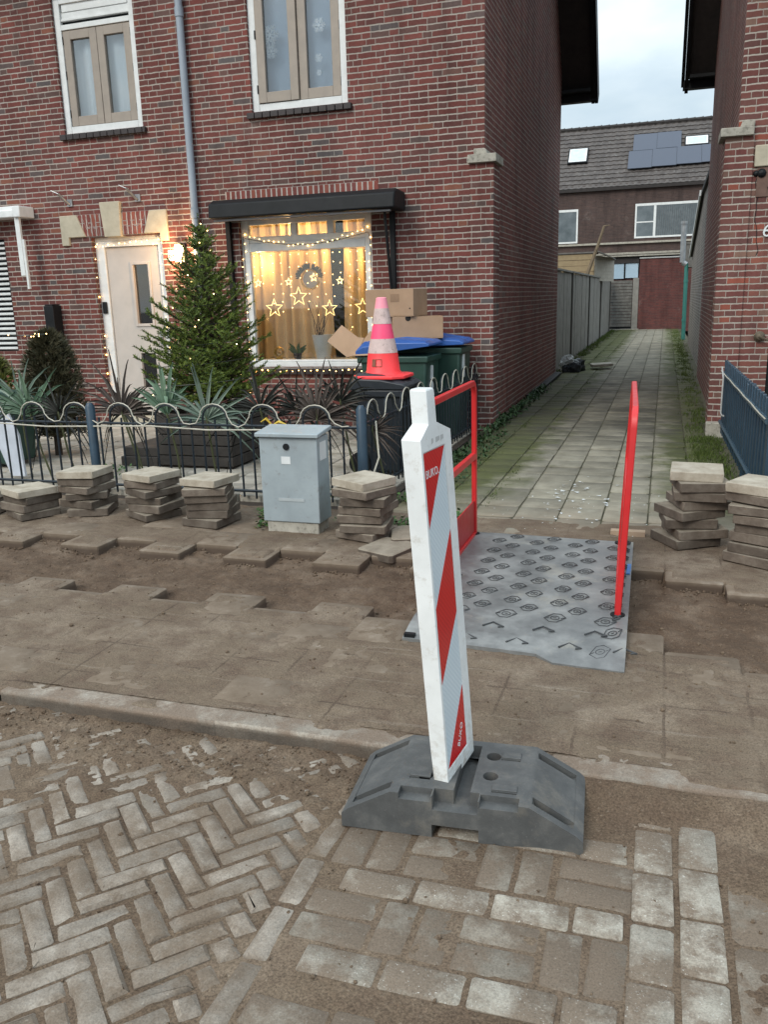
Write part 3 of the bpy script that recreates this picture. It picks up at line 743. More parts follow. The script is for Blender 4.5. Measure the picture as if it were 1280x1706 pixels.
# soldier course, awning box
a = MB(); k = -5.1
while k < -3.2: a.box(k+.004, k+.063, YF-.004, YF+.05, 2.655, 2.80); k += .067
sb = obj('brick_arch', a, MB_SOLDIER, H)
m_ = MB(); m_.box(-5.1, -3.19, YF-.002, YF+.03, 2.655, 2.803); obj('arch_mortar', m_, plain('light_mortar', (.42, .38, .34), None, .9, 30), sb)
aw = MB(); aw.prism([(9.18, 2.46), (9.62, 2.46), (9.62, 2.66), (9.3, 2.67), (9.2, 2.62)], -5.11, -2.84, 'x')
A = obj('awning', aw, M_BLACK, H, bevel=.018, seg=3)
aw = MB(); aw.box(-5.06, -2.9, 9.22, 9.27, 2.428, 2.448); obj('front_rail', aw, plain('dark_metal_rail', (.10, .10, .105), None, .4), A)
aw = MB(); aw.box(-3.02, -2.965, YF-.06, YF-.005, 1.2, 2.46); aw.tube([(-2.99, YF-.05, 1.25), (-2.99, 9.3, 2.44)], .018); obj('guide_rail', aw, M_BLACK, A)
aw = MB(); aw.box(-5.10, -5.045, YF-.06, YF-.005, 1.2, 2.46); obj('guide_rail', aw, M_BLACK, A)
# drainpipe
dp = MB(); dp.tube([(-5.50, YF-.06, -.05), (-5.50, YF-.06, 5.9)], .044, 14)
for zz in (2.52, 4.72, 1.2): dp.tube([(-5.50, YF-.06, zz), (-5.50, YF-.06, zz+.1)], .052, 14)
obj('drainpipe', dp, M_PIPE, H, smooth=True)

# front door
d = MB(); x0, x1, z0, z1 = DOOR; y0, y1 = YF+.07, YF+.15
for a in ((x0, x0+.13, z0, z1), (x1-.11, x1, z0, z1), (x0+.13, x1-.11, z1-.12, z1)): d.box(a[0], a[1], y0, y1, a[2], a[3])
D = obj('front_door_frame', d, M_WHITE, H, bevel=.005)
d = MB(); wall_holes(d, x0+.135, x1-.115, z0+.05, z1-.125, [(-6.55, -6.33, 1.28, 2.02), (-6.55, -6.33, .45, .9)], YF+.10, .05); obj('door_leaf', d, M_DOOR, D)
t = MB()
for zz0, zz1 in ((1.28, 2.02), (.45, .9)):
    for a in ((-6.585, -6.55, zz0-.035, zz1+.035), (-6.33, -6.295, zz0-.035, zz1+.035), (-6.55, -6.33, zz1, zz1+.035), (-6.55, -6.33, zz0-.035, zz0)): t.box(a[0], a[1], YF+.086, YF+.10, a[2], a[3])
obj('glass_trim', t, M_DOOR, D, bevel=.004)
t = MB(); t.box(-6.56, -6.32, YF+.128, YF+.134, .44, 2.03); obj('door_glass', t, M_DARKGLASS, D)
t = MB(); t.box(x0, x1, YF+.16, YF+.5, z0, z1); obj('dark_hall', t, M_DARKIN, D)
t = MB(); t.box(x0+.01, x1-.01, YF-.05, YF+.16, -.02, .075); obj('threshold', t, M_STONE, D, bevel=.008)
t = MB(); t.box(x0+.025, x0+.095, YF+.045, YF+.07, 1.42, 1.57); obj('doorbell', t, M_BLACK, D, bevel=.02, seg=3)
t = MB(); t.box(x1-.20, x1-.165, YF+.078, YF+.10, 1.0, 1.2); t.tube([(x1-.18, YF+.05, 1.1), (x1-.30, YF+.05, 1.1)], .011, 8); t.tube([(x1-.18, YF+.1, 1.1), (x1-.18, YF+.05, 1.1)], .011, 8)
obj('door_handle', t, plain('steel', (.5, .5, .5), None, .3, metal=1), D)
# stone door head
q = MB(); ya, yb = YF-.03, YF+.12
q.prism([(-7.50, 2.285), (-7.385, 2.285), (-7.385, 2.385), (-7.13, 2.385), (-7.245, 2.655), (-7.50, 2.655)], ya, yb); obj('surround_stone', q, M_STONE, H, bevel=.008); q = MB()
q.prism([(-5.92, 2.285), (-6.035, 2.285), (-6.035, 2.385), (-6.265, 2.385), (-6.165, 2.655), (-5.92, 2.655)], ya, yb); obj('surround_stone', q, M_STONE, H, bevel=.008); q = MB()
q.prism([(-6.83, 2.365), (-6.585, 2.365), (-6.57, 2.785), (-6.865, 2.785)], ya-.02, yb)
Q = obj('keystone', q, M_STONE, H, bevel=.008)
def fan(xa0, xa1, xb0, xb1, n_):
    mm = MB()
    for k in range(n_):
        for s_ in range(2):
            t0, t1 = (k+.06)/n_, (k+.94)/n_
            def P(t, v): return (xa0+(xa1-xa0)*t)*(1-v)+(xb0+(xb1-xb0)*t)*v
            sp = .62 if k % 2 == 0 else .38
            v0, v1 = ((0.01, sp-.02), (sp+.02, .99))[s_]
            if v1-v0 < .1: continue
            zz = lambda v: 2.385+.27*v
            mm.prism([(P(t0, v0), zz(v0)), (P(t1, v0), zz(v0)), (P(t1, v1), zz(v1)), (P(t0, v1), zz(v1))], YF-.012, YF+.05)
    o = obj('brick_arch', mm, MB_SOLDIER, H)
    mm = MB(); mm.prism([(xa0, 2.385), (xa1, 2.385), (xb1, 2.655), (xb0, 2.655)], YF-.008, YF+.04); obj('arch_mortar', mm, bpy.data.materials['light_mortar'], o)
fan(-7.13, -6.83, -7.245, -6.858, 6); fan(-6.583, -6.265, -6.573, -6.165, 6)
# flag holders, lamp, number
for fx in (-7.33, -6.32):
    t = MB(); t.box(fx-.03, fx+.045, YF-.02, YF-.001, 2.765, 2.85); t.tube([(fx, YF-.02, 2.79), (fx-.06, YF-.14, 2.91)], .018, 10); t.tube([(fx-.06, YF-.14, 2.91), (fx-.15, YF-.16, 2.95)], .008, 8)
    obj('flag_holder', t, plain('worn_steel', (.45, .45, .46), (.3, .3, .3), .35, metal=.8), H)
t = MB(); t.box(-5.95, -5.83, YF-.014, YF-.001, 2.04, 2.17); NP = obj('number_plate', t, M_LABELW, H, bevel=.003)
obj('numeral', text_mb('66', .105, Matrix.Translation((-5.945, YF-.0155, 2.068)) @ Matrix.Rotation(math.pi/2, 4, 'X'), .0008), M_BLACK, NP)
t = MB(); t.box(-5.80, -5.69, YF-.035, YF-.001, 2.0, 2.24); L_ = obj('wall_lamp', t, M_BLACK, H, bevel=.006)
t = MB(); t.lathe([(.0, 0), (.052, .01), (.055, .06), (.055, .19), (.045, .215), (.0, .22)], (-5.745, YF-.09, 2.01), 18); obj('lamp_glass', t, emit('lamp_glow', (1, .60, .26), 11), L_, smooth=True)
pl_ = bpy.data.lights.new('lamp_light', 'POINT'); pl_.energy = 26; pl_.color = (1, .62, .3); pl_.shadow_soft_size = .05
po = bpy.data.objects.new('lamp_light', pl_); COL.objects.link(po); po.location = (-5.745, YF-.22, 2.1)
# neighbouring window on the left: roller shutter with slats, white awning cassette
t = MB(); zz = .97
while zz < 2.4: t.prism([(YF+.06, zz), (YF+.045, zz+.008), (YF+.045, zz+.03), (YF+.06, zz+.037)], -10.3, -8.47, 'x'); zz += .066
NW = obj('shutter', t, M_WHITE, H)
t = MB(); t.box(-10.3, -8.46, YF+.08, YF+.10, .95, 2.42); obj('shutter_back', t, M_BLACK, NW)
t = MB(); t.box(-8.465, -8.44, YF+.02, YF+.1, .95, 2.42); obj('shutter_rail', t, M_BLACK, NW)
t = MB(); t.prism([(YF-.26, 2.655), (YF-.005, 2.655), (YF-.005, 2.80), (YF-.2, 2.80), (YF-.26, 2.745)], -10.6, -8.02, 'x'); NA = obj('awning', t, M_WHITE, H, bevel=.012)
t = MB(); t.box(-8.018, -7.90, YF-.28, YF-.003, 2.65, 2.79); obj('awning_cap', t, M_WHITE, NA, bevel=.012)
t = MB(); t.box(-8.03, -7.96, YF-.24, YF-.20, 1.93, 2.65); t.box(-7.958, -7.925, YF-.235, YF-.2, 1.76, 2.38); obj('awning_arm', t, M_WHITE, NA, bevel=.004)

# ------------------------------------------------------------------ right house
YR = 9.6; RX = .60
RH = thing('brick_house', (3, YR, 0), 'lighter red brick house right of the alley with a numeral 6 by its door', 'house')
wb = MB(); RDOOR = (1.03, 2.0, .05, 2.38); wall_holes(wb, RX, 7, -.2, 6, [RDOOR, (2.6, 4.3, .8, 2.4)], YR, .16)
gp = [(YR, -.2), (EY-.2, -.2), (EY-.2, EZ), (RY, RZ), (YR, 6.0)]
wb.add([(RX, a, b) for a, b in gp], [(4, 3, 2, 1, 0)])
wb.add([(RX, EY-.2, -.2), (7, EY-.2, -.2), (7, EY-.2, EZ), (RX, EY-.2, EZ)], [(0, 1, 2, 3)]); wb.add([(7, a, b) for a, b in gp], [(0, 1, 2, 3, 4)])
wall = obj('wall', wb, [MB_RIGHT, MB_GABLE], RH)
for p in wall.data.polygons: p.material_index = 1 if abs(p.normal.x) > .9 and abs(p.center.x+3-RX) < .01 else 0
pb = MB(); pb.box(.485, RX+.15, YR-.03, YR+.33, -.2, 2.95); obj('corner_pier', pb, MB_RIGHT, RH)
cb = MB(); cb.box(.435, .74, YR-.085, YR+.38, 2.95, 3.03); cb.prism([(.61, 3.031), (.74, 3.031), (.74, 3.09), (.63, 3.09)], YR-.06, YR+.3); obj('corbel_stone', cb, M_CORBEL, RH, bevel=.006)
q = MB(); q.prism([(.765, 2.66), (.765, 2.86), (1.0, 2.86), (1.1, 2.66)], YR-.03, YR+.1); obj('surround_stone', q, M_STONE, RH, bevel=.01); q = MB(); q.box(1.2, 1.42, YR-.05, YR+.1, 2.5, 2.95); obj('keystone', q, M_STONE, RH, bevel=.01)
q = MB(); q.box(.80, 1.03, YR-.012, YR+.1, 2.38, 2.655); obj('render_patch', q, plain('brown_patch', (.16, .095, .075), (.11, .065, .05), .9, 12, bump=.2), RH)
ck = MB(); px_, pz = .80, 2.62
for k in range(16):
    nx_, nz_ = px_+random.uniform(-.018, .022), pz-.05; ck.tube([(px_, YR-.003, pz), (nx_, YR-.003, nz_)], .004, 4); px_, pz = nx_, nz_
obj('wall_crack', ck, M_BLACK, RH)
for hx, hz in ((.84, 2.60), (.98, 2.46)):
    q = MB(); q.ball((hx, YR-.005, hz), .045, n=2); q.ball((hx-.05, YR-.003, hz+.0), .03, n=2); o = obj('broken_hole', q, M_BLACK, RH)
obj('numeral', text_mb('6', .17, Matrix.Translation((.885, YR-.012, 2.0)) @ Matrix.Rotation(math.pi/2, 4, 'X'), .006), M_LABELW, RH)
d = MB(); x0, x1, z0, z1 = RDOOR
for a in ((x0, x0+.09, z0, z1), (x1-.09, x1, z0, z1), (x0+.09, x1-.09, z1-.09, z1)): d.box(a[0], a[1], YR+.05, YR+.13, a[2], a[3])
D = obj('front_door_frame', d, M_BLACK, RH)
d = MB(); d.box(x0+.092, x1-.092, YR+.08, YR+.12, z0, z1-.092); obj('door_leaf', d, M_WHITE, D)
q = MB(); q.box(2.6, 4.3, YR+.1, YR+.12, .8, 2.4); obj('window', q, M_DARKGLASS, RH)
q = MB(); q.lathe([(0, 0), (.05, 0), (.055, .02), (.03, .045), (0, .05)], (0, 0, 0), 14); q.v = [(v[0]+.935, YR-.002-v[2], v[1]+1.02) for v in q.v]; q.tube([(.935, YR-.05, 1.02), (1.02, YR-.12, .98)], .012, 6); obj('wall_tap', q, plain('old_brass', (.16, .13, .09), (.1, .08, .06), .5, metal=.6), RH)
q = MB(); q.box(.47, .78, YR-.16, YR-.031, -.1, .14); obj('plinth_stone', q, M_CORBEL, RH, bevel=.01)
rf = MB(); e2 = EY-.2; sl2 = (RZ-EZ)/(e2-RY)
roof_sheet(rf, RX-.42, 7.2, (e2+.22, EZ-.22*sl2), (RY, RZ+.02)); roof_sheet(rf, RX-.42, 7.2, (YR-.35, 6.0-.35*sl_f+.03), (RY+.001, RZ+.05)); obj('roof', rf, M_ROOF, RH)
vb = MB(); roof_sheet(vb, RX-.47, RX-.415, (e2+.3, EZ-.3*sl2-.10), (RY, RZ-.1), .30); roof_sheet(vb, RX-.53, RX-.475, (e2+.3, EZ-.3*sl2-.0), (RY, RZ), .2); obj('verge_board', vb, M_BLACK, RH)
gb = MB(); gb.box(RX-.5, 7.2, e2+.24, e2+.40, EZ-.42, EZ-.28); gb.box(RX-.4, 7.2, e2+.001, e2+.3, EZ-.30, EZ-.25); obj('gutter', gb, M_BLACK, RH)

# low outbuilding along the alley behind the right house
OB = thing('outbuilding', (2, 21, 0), 'low pale grey-brown brick outbuilding along the right side of the alley', 'outbuilding')
o = MB(); o.prism([(e2+.01, -.1), (27.0, -.1), (27.0, 2.45), (20.5, 3.5), (e2+.01, 3.5)], .68, 3.4, 'x'); obj('wall', o, MB_PALE, OB)
o = MB(); roof_sheet(o, .62, 3.5, (27.1, 2.44), (20.45, 3.515), .07); o.box(.62, 3.5, e2+.02, 20.46, 3.502, 3.58); obj('roof', o, M_ROOF, OB)
o = MB(); roof_sheet(o, .585, .618, (27.1, 2.40), (20.45, 3.47), .12); obj('roof_trim', o, M_WHITE, OB)

# ------------------------------------------------------------------ houses at the end of the alley
BY = 40.
BH = thing('terraced_house', (-1, BY, 0), 'dark brown brick house at the alley end with tiled roof and solar panels', 'house')
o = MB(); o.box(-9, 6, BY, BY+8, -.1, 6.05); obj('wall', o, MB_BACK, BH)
o = MB(); S2 = math.sqrt(.5); L = 4.0; k = 0; ct = .285; eave = -.12
def rpt(x, s, h=0): return (x, BY+s*S2-h*S2, 6.0+s*S2+h*S2)
while eave+k*ct < L-.05:
    s0, s1 = eave+k*ct, min(L, eave+(k+1)*ct+.03)
    n_ = 60; vs = []
    for i in range(n_*4+1):
        x = -9.2+15.4*i/(n_*4); b_ = .012*math.sin(i*math.pi/2+.4)
        vs += [rpt(x, s0, .0), rpt(x, s0, .048+b_), rpt(x, s1, .012+b_)]
    o.add(vs, [(3*i, 3*i+3, 3*i+4, 3*i+1) for i in range(n_*4)] + [(3*i+1, 3*i+4, 3*i+5, 3*i+2) for i in range(n_*4)])
    k += 1
M_TILE = plain('brown_roof_tile', (.105, .090, .082), (.060, .050, .046), .75, 2.2, bump=.2, bscale=20, dirt=(.17, .16, .15), dirt_amt=.06)
RF = obj('roof', o, M_TILE, BH)
o = MB(); o.add([rpt(-9.2, 0, -.01), rpt(6.2, 0, -.01), rpt(6.2, L, -.01), rpt(-9.2, L, -.01)], [(0, 1, 2, 3)]); o.add([(-9.2, BY+2.9, 8.78), (6.2, BY+2.9, 8.78), (6.2, BY+6, 6), (-9.2, BY+6, 6)], [(0, 1, 2, 3)]); obj('roof_deck', o, M_ROOF, RF)
o = MB()
for i in range(46):
    x = -9.2+.335*i; c = rpt(x, L-.02, .03); o.tube([c, (c[0]+.31, c[1], c[2])], [.085, .10], 8); o.tube([(c[0]+.31, c[1], c[2]), (c[0]+.35, c[1], c[2])], .115, 8)
obj('ridge', o, M_ROOF, RF)
def rquad(mb, x0, x1, s0, s1, h0, h1):
    vs = [rpt(x0, s0, h0), rpt(x1, s0, h0), rpt(x1, s1, h0), rpt(x0, s1, h0), rpt(x0, s0, h1), rpt(x1, s0, h1), rpt(x1, s1, h1), rpt(x0, s1, h1)]
    mb.add(vs, [(3, 2, 1, 0), (4, 5, 6, 7), (0, 1, 5, 4), (1, 2, 6, 5), (2, 3, 7, 6), (3, 0, 4, 7)])
M_PFR = plain('panel_frame_grey', (.035, .042, .06), None, .4)
gsp = G('solar_cell'); gsp.base((.052, .062, .092)); gsp.rough(.32); gsp.b.inputs['Specular IOR Level'].default_value = .6
for (a, b, s0, s1, lab) in ((-1.70, -.702, 1.995, 3.1, 'dark solar panel at the upper left of the cluster on the far roof'), (-.698, .31, 2.035, 3.12, 'dark solar panel at the upper right of the cluster on the far roof'),
                       (-1.86, -.862, .82, 1.985, 'dark solar panel at the lower left corner of the cluster on the far roof'), (-.858, .148, .86, 2.02, 'second dark solar panel in the lower row on the far roof'),
                       (.152, 1.156, .90, 2.05, 'third dark solar panel in the lower row on the far roof, under the skylight'), (1.16, 2.16, .92, 2.06, 'last dark solar panel of the lower row, partly behind the right house')):
    t = thing('solar_panel', rpt((a+b)/2, s0, .1), lab, 'solar panel', 'solar panels on the far roof')
    m = MB(); rquad(m, a, b, s0, s1, .12, .155); obj('panel_frame', m, M_PFR, t)
    m = MB(); rquad(m, a+.008, b-.008, s0+.008, s1-.008, .152, .158); obj('cells', m, gsp.m, t)
M_SKYG = plain('skylight_glass', (.55, .66, .74), None, .08, spec=1.)
for (a, b, s0, s1) in ((-4.45, -3.68, 1.58, 2.46), (.50, 1.40, 2.18, 2.70)):
    m = MB(); rquad(m, a-.05, b+.05, s0-.06, s1+.06, .03, .13); sk = obj('skylight', m, M_BLACK, RF)
    m = MB(); rquad(m, a, b, s0, s1, .128, .137); obj('skylight_frame', m, M_WHITE, sk)
    m = MB(); rquad(m, a+.06, b-.06, s0+.06, s1-.06, .135, .141); obj('skylight_pane', m, M_SKYG, sk)
def bwin(x0, x1, z0, z1, mull, trans, glassm):
    m = MB(); t = .07; y = BY-.03
    for c in ((x0, x0+t, z0, z1), (x1-t, x1, z0, z1), (x0+t, x1-t, z0, z0+t), (x0+t, x1-t, z1-t-.03, z1)): m.box(c[0], c[1], y, BY+.1, c[2], c[3])
    for mu in mull: m.box(mu-.05, mu+.05, y+.004, BY+.1, z0+t, z1-t-.03)
    for a, b, zz in trans: m.box(a, b, y+.006, BY+.1, zz-.025, zz+.025)
    wd = obj('window', m, M_WHITE, BH)
    m = MB(); m.box(x0+.03, x1-.03, y+.012, y+.02, z0+.03, z1-.03); obj('pane', m, glassm, wd); return wd
M_BGL = plain('dim_window', (.17, .195, .21), (.09, .11, .12), .2, 2, spec=.8)
bwin(-1.44, 1.38, 3.76, 5.18, [-.62], [(-1.37, -.67, 4.42)], M_BGL); bwin(-6.2, -3.86, 3.67, 5.1, [-5.2], [], M_BGL)
m = MB()
for i in range(22):
    x = -.52+.086*i; m.tube([(x, BY-.012, 3.84), (x, BY-.012, 5.06)], .024, 6)
solo('curtain', m, plain('grey_net', (.13, .145, .15), (.09, .10, .11), .9, 8), 'grey pleated curtain in the wide white window of the far house', 'curtain')
m = MB(); m.box(-9, 6, BY-.12, BY-.001, 3.55, 3.63); obj('ledge', m, M_CORBEL, BH)
m = MB(); m.box(-9, 6, BY-.16, BY-.001, 5.80, 5.92); obj('gutter', m, M_ROOF, BH)
AY = 37.
AN = thing('brick_annex', (-1, AY, 0), 'flat-roofed red brick extension at the alley end with pale high window and gate', 'extension')
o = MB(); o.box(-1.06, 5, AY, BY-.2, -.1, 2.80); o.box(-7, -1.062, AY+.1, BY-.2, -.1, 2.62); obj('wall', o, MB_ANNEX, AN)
o = MB(); o.box(-7, 5, AY-.12, AY+.02, 2.98, 3.06); o.box(-7, 5, AY-.14, AY+.02, 2.90, 2.955); o.box(-7, 5, AY, BY-.01, 2.956, 2.979); obj('roof', o, M_CORBEL, AN)
o = MB(); o.box(-1.08, .52, AY-.05, AY-.002, 2.80, 2.85); obj('fascia', o, M_WHITE, AN)
o = MB(); o.box(-7, 5, AY-.02, AY+.08, 2.66, 2.795) if False else o.box(-7, -1.09, AY-.02, AY+.08, 2.64, 2.88); obj('lintel', o, M_ROOF, AN)
o = MB(); o.box(-2.3, -1.68, AY+.02, AY+.03, 2.04, 2.63); o.box(-1.62, -1.12, AY+.02, AY+.03, 2.06, 2.63); obj('window_pane', o, plain('pale_glass', (.42, .53, .62), (.34, .45, .54), .12, 1.5, spec=.7), AN)
o = MB(); o.box(-1.68, -1.62, AY+.0, AY+.06, 2.04, 2.63); o.box(-1.12, -1.075, AY-.01, AY+.06, 2.3, 2.62); obj('window_post', o, M_BLACK, AN)
GT = thing('wooden_gate', (-1.75, AY-.05, 0), 'weathered grey wooden gate of horizontal boards at the alley end', 'gate')
M_GREYW = plain('weathered_grey_wood', (.17, .16, .145), (.10, .094, .085), .85, 7, bump=.3, bscale=50)
o = MB(); zz = .12; i = 0
while zz < 1.98: o.box(-2.22, -1.32, AY-.05-.004*(i % 2), AY-.01, zz, zz+.108); zz += .124; i += 1
obj('boards', o, M_GREYW, GT); o = MB(); o.box(-1.30, -1.07, AY-.04, AY+.02, -.05, 2.05); obj('jamb', o, plain('pale_grey_wood', (.25, .235, .21), (.19, .18, .16), .85, 7), GT)
o = MB(); o.box(-2.25, -1.31, AY-.02, AY+.0, 0, .12); o.tube([(-2.16, AY-.09, 1.1), (-2.06, AY-.09, 1.1)], .012, 6); obj('latch', o, M_BLACK, GT)
o = MB(); o.box(-2.3, -1.0, AY-.25, AY-.06, -.03, .03); obj('sill_stone', o, M_CORBEL, GT)
# alley fence of grey planks, each section its own thing
M_FENCE = plain('grey_fence_board', (.25, .235, .21), (.17, .16, .142), .85, 4, bump=.3, bscale=40, dirt=(.09, .11, .06), dirt_amt=-.02)
secs = [(16.9, 21.6), (21.75, 26.4), (26.55, 31.2), (31.35, 36.6)]
names = ['nearest', 'second', 'third', 'farthest']
for (a, b), nm in zip(secs, names):
    fx = -2.19 if a > 20 else -2.21
    t = thing('board_fence', (fx, (a+b)/2, 0), f'{nm} section of the grey upright board fence along the left side of the alley', 'fence', 'board fence sections in the alley')
    o = MB(); y = a
    while y < b-.1: o.box(fx-.02, fx+.012+random.uniform(-.006, .006), y, min(b, y+.62)-.02, -.1, 1.98+random.uniform(-.015, .015)); y += .62
    obj('boards', o, M_FENCE, t)
    o = MB(); o.box(fx-.05, fx+.045, b, b+.13, -.1, 2.03); obj('post', o, plain('dark_fence_post', (.06, .055, .045), None, .9, 9), t)
    o = MB(); o.box(fx-.05, fx+.05, a, b, 1.99, 2.03); obj('cap_rail', o, M_FENCE, t)
SHD = thing('garden_shed', (-2.7, 30.5, 0), 'small shed with yellowish planks rising behind the grey alley fence', 'shed')
o = MB()
for i in range(4): o.box(-4.5, -2.33, 30.0-.012*(i % 2), 30.1, 2.02+.19*i, 2.2+.19*i)
obj('plank_wall', o, plain('tan_planks', (.34, .26, .15), (.27, .20, .115), .8, 8), SHD)
o = MB()
for i in range(7):
    z = 1.9+.115*i; o.add([(-2.32, 30.02, z), (-1.79, 32.0, z-.02), (-1.79, 32.0, z+.10), (-2.30, 30.02, z+.118), (-2.4, 30.1, z), (-1.95, 32.05, z), (-1.95, 32.05, z+.1), (-2.4, 30.1, z+.118)], [(0, 1, 2, 3), (4, 5, 6, 7), (0, 4, 7, 3), (1, 5, 6, 2), (3, 2, 6, 7), (0, 1, 5, 4)])
obj('weatherboard', o, plain('pale_planks', (.42, .38, .32), (.33, .30, .25), .8, 8), SHD)
o = MB(); o.box(-4.5, -2.28, 29.95, 31, 2.79, 2.84); o.prism([(-2.30, 2.86), (-1.75, 2.62), (-1.75, 2.65), (-2.30, 2.90)], 29.95, 32.1); obj('roof', o, M_GREYW, SHD)
o = MB(); o.tube([(-2.55, 29.6, 2.0), (-2.2, 29.6, 3.0), (-2.02, 29.6, 3.6), (-1.85, 29.65, 3.63)], [.07, .055, .04, .012], 6); solo('leaning_branch', o, plain('bare_wood', (.20, .15, .095), (.13, .095, .06), .9), 'bare leaning branch sticking up behind the grey alley fence', 'branch')
# flue and green downpipe on the right
FL = thing('flue_pipe', (.45, 29, 0), 'grey metal flue on top of a teal green drainpipe beside the alley', 'pipe')
o = MB(); o.tube([(.59, 28.9, -.05), (.575, 28.9, 1.5), (.57, 28.9, 2.32)], .062, 10); o.tube([(.58, 28.9, .55), (.58, 28.9, .62)], .07, 10); o.tube([(.575, 28.9, 1.75), (.575, 28.9, 1.82)], .07, 10)
obj('drainpipe', o, plain('teal_pipe', (.045, .21, .18), (.03, .15, .13), .5, 4), FL, smooth=True)
o = MB(); o.tube([(.44, 28.9, 2.35), (.43, 28.9, 3.5)], .085, 12); o.tube([(.43, 28.9, 3.49), (.43, 28.9, 3.57)], .105, 12); o.tube([(.44, 28.9, 2.36), (.56, 28.9, 2.28)], .08, 10)
obj('flue', o, plain('zinc', (.38, .39, .40), (.26, .27, .28), .4, 6, metal=.5), FL, smooth=True)
o = MB(); o.box(.55, 1.3, 30.2, 30.5, 2.3, 2.95); o.box(.53, 1.3, 30.18, 30.5, 2.951, 3.02); o.box(.62, .9, 28.7, 30.1, 2.2, 2.35); obj('wall_box', o, M_GREYW, FL)

# ------------------------------------------------------------------ loop-topped garden fence
def fence(name, P0, P1, label, rail_z=.60, low_z=.095, phase=0.0):
    d = Vector((P1[0]-P0[0], P1[1]-P0[1], 0)); Ln = d.length; d.normalize()
    t = thing(name, (P0[0], P0[1], 0), label, 'fence', 'blue-black hoop-topped fence round the front garden')
    at = lambda s, z, n_=0: Vector((P0[0], P0[1], 0)) + d*s + Vector((-d.y, d.x, 0))*n_ + Vector((0, 0, z))
    for z, r in ((rail_z, .011), (low_z, .013)):
        o = MB(); o.tube([at(0, z), at(Ln, z)], r, 6); obj('rail', o, M_IRON, t)
    s = .05+phase; k = 0; loops = []
    while s < Ln-.03:
        q = k % 4
        if q == 0 and s+.21 < Ln:
            pts = [at(s, low_z-.06), at(s, rail_z+.03)] + [at(s+.105-.105*math.cos(a*math.pi/8), rail_z+.05+.10*math.sin(a*math.pi/8)) for a in range(0, 9)] + [at(s+.21, rail_z+.03), at(s+.21, low_z-.06)]
            o = MB(); o.tube(pts, .0085, 6); obj('hoop_bar', o, M_IRON, t, smooth=True); loops.append(s)
        elif q in (1, 3):
            o = MB(); o.tube([at(s, low_z-.05), at(s, rail_z+.045)], .0085, 6); obj('bar', o, M_IRON, t)
        s += .105; k += 1
    return t, at, loops, Ln
FX, FY = -2.05, 5.70
ff, fat, floops, fL = fence('garden_fence', (-8.0, FY), (FX, FY), 'low blue-black fence with hoops along the front of the garden behind the paver stacks', phase=-.02)
sf, sat, sloops, sL = fence('garden_fence', (FX, FY+.05), (-1.99, 9.55), 'low blue-black hooped fence running back from the corner post to the house corner', rail_z=.62, low_z=.10)
def post(x, y, h, lab):
    o = MB(); o.tube([(x, y, -.1), (x, y, h-.03), (x, y, h)], [.038, .038, .02], 12); return solo('fence_post', o, M_STEELBLUE, lab, 'post', 'blue posts of the garden fence', smooth=True)
post(-4.37, FY, .76, 'blue round fence post with the leftmost paver stacks at its foot'); post(FX, FY, .765, 'blue corner post of the garden fence beside the grey cabinet')

def cable(name, at, loops, L, z0, lab, extra=None):
    pts = []; s0 = 0
    for s in loops:
        for a in range(0, 9): pts.append(at(s+.105-.118*math.cos(a*math.pi/8), z0+.075+.095*math.sin(a*math.pi/8), -.016))
        pts += [at(s+.26, z0+.02+random.uniform(-.01, .02), -.02), at(s+.315, z0+.005+random.uniform(-.012, .01), -.02), at(s+.37, z0+.02, -.02)]
    if extra: pts += extra
    o = MB(); o.tube(pts, .0045, 6); 
    return solo(name, o, M_CABLE, lab, 'cable', smooth=True)
cable('extension_cord', fat, floops, fL, .595, 'cream cable woven over the hoops of the front garden fence')
cable('extension_cord', sat, sloops, sL, .615, 'cream cable woven over the hoops of the side fence')
o = MB(); o.tube([fat(2.2+.5*i, .575+.012*math.sin(i*2.1), -.02) for i in range(8)], .006, 6); solo('thin_cord', o, M_CABLE, 'thin pale cord lying straight along the top rail of the front fence', 'cable', smooth=True)
o = MB(); o.tube([(-1.99, 5.85, .63), (-1.97, 5.8, .55), (-1.94, 5.75, .38), (-1.97, 5.68, .25), (-1.99, 5.64, .12), (-2.0, 5.62, .02)], .007, 6); solo('hanging_cord', o, M_CABLE, 'cream cord hanging down from the fence to the ground behind the warning beacon', 'cable', smooth=True)
o = MB()
for a, b, c in ((-.09, .06, .0), (.12, .03, .01), (.05, -.05, .01), (-.05, -.045, 0)): o.tube([(-2.75, FY-.02, .61), (-2.75+a*.5, FY-.03, .62+b*.7), (-2.75+a, FY-.03, .605+b*.5)], [.006, .012, .004], 5)
solo('yellow_ribbon', o, M_YELLOW, 'yellow ribbon knotted on the fence rail above the grey cabinet', 'ribbon')

# blue gate fence of the right house
BF = thing('steel_fence', (.7, 7.8, 0), 'dark blue steel picket fence in front of the right house', 'fence')
def rfp(t): return (.60+.06*t, 9.38-3.55*t)
o = MB(); xa, ya = rfp(0); xb, yb = rfp(1)
o.add([(xa+.04, ya, .10), (xb+.04, yb, .05), (xb+.04, yb, .66), (xa+.04, ya, .66), (xa+.055, ya, .10), (xb+.055, yb, .05), (xb+.055, yb, .66), (xa+.055, ya, .66)], [(0, 1, 2, 3), (7, 6, 5, 4), (0, 4, 5, 1), (1, 5, 6, 2), (2, 6, 7, 3), (3, 7, 4, 0)]); obj('panel', o, M_STEELBLUE, BF)
for i in range(22):
    x, y = rfp((i+.3)/22); o = MB(); o.prism([(x-.012+.02, y-.028), (x+.016+.02, y-.028), (x+.016+.02, y+.028), (x-.012+.02, y+.028)], .05, .80, 'z'); obj('picket', o, M_STEELBLUE, BF, bevel=.004)
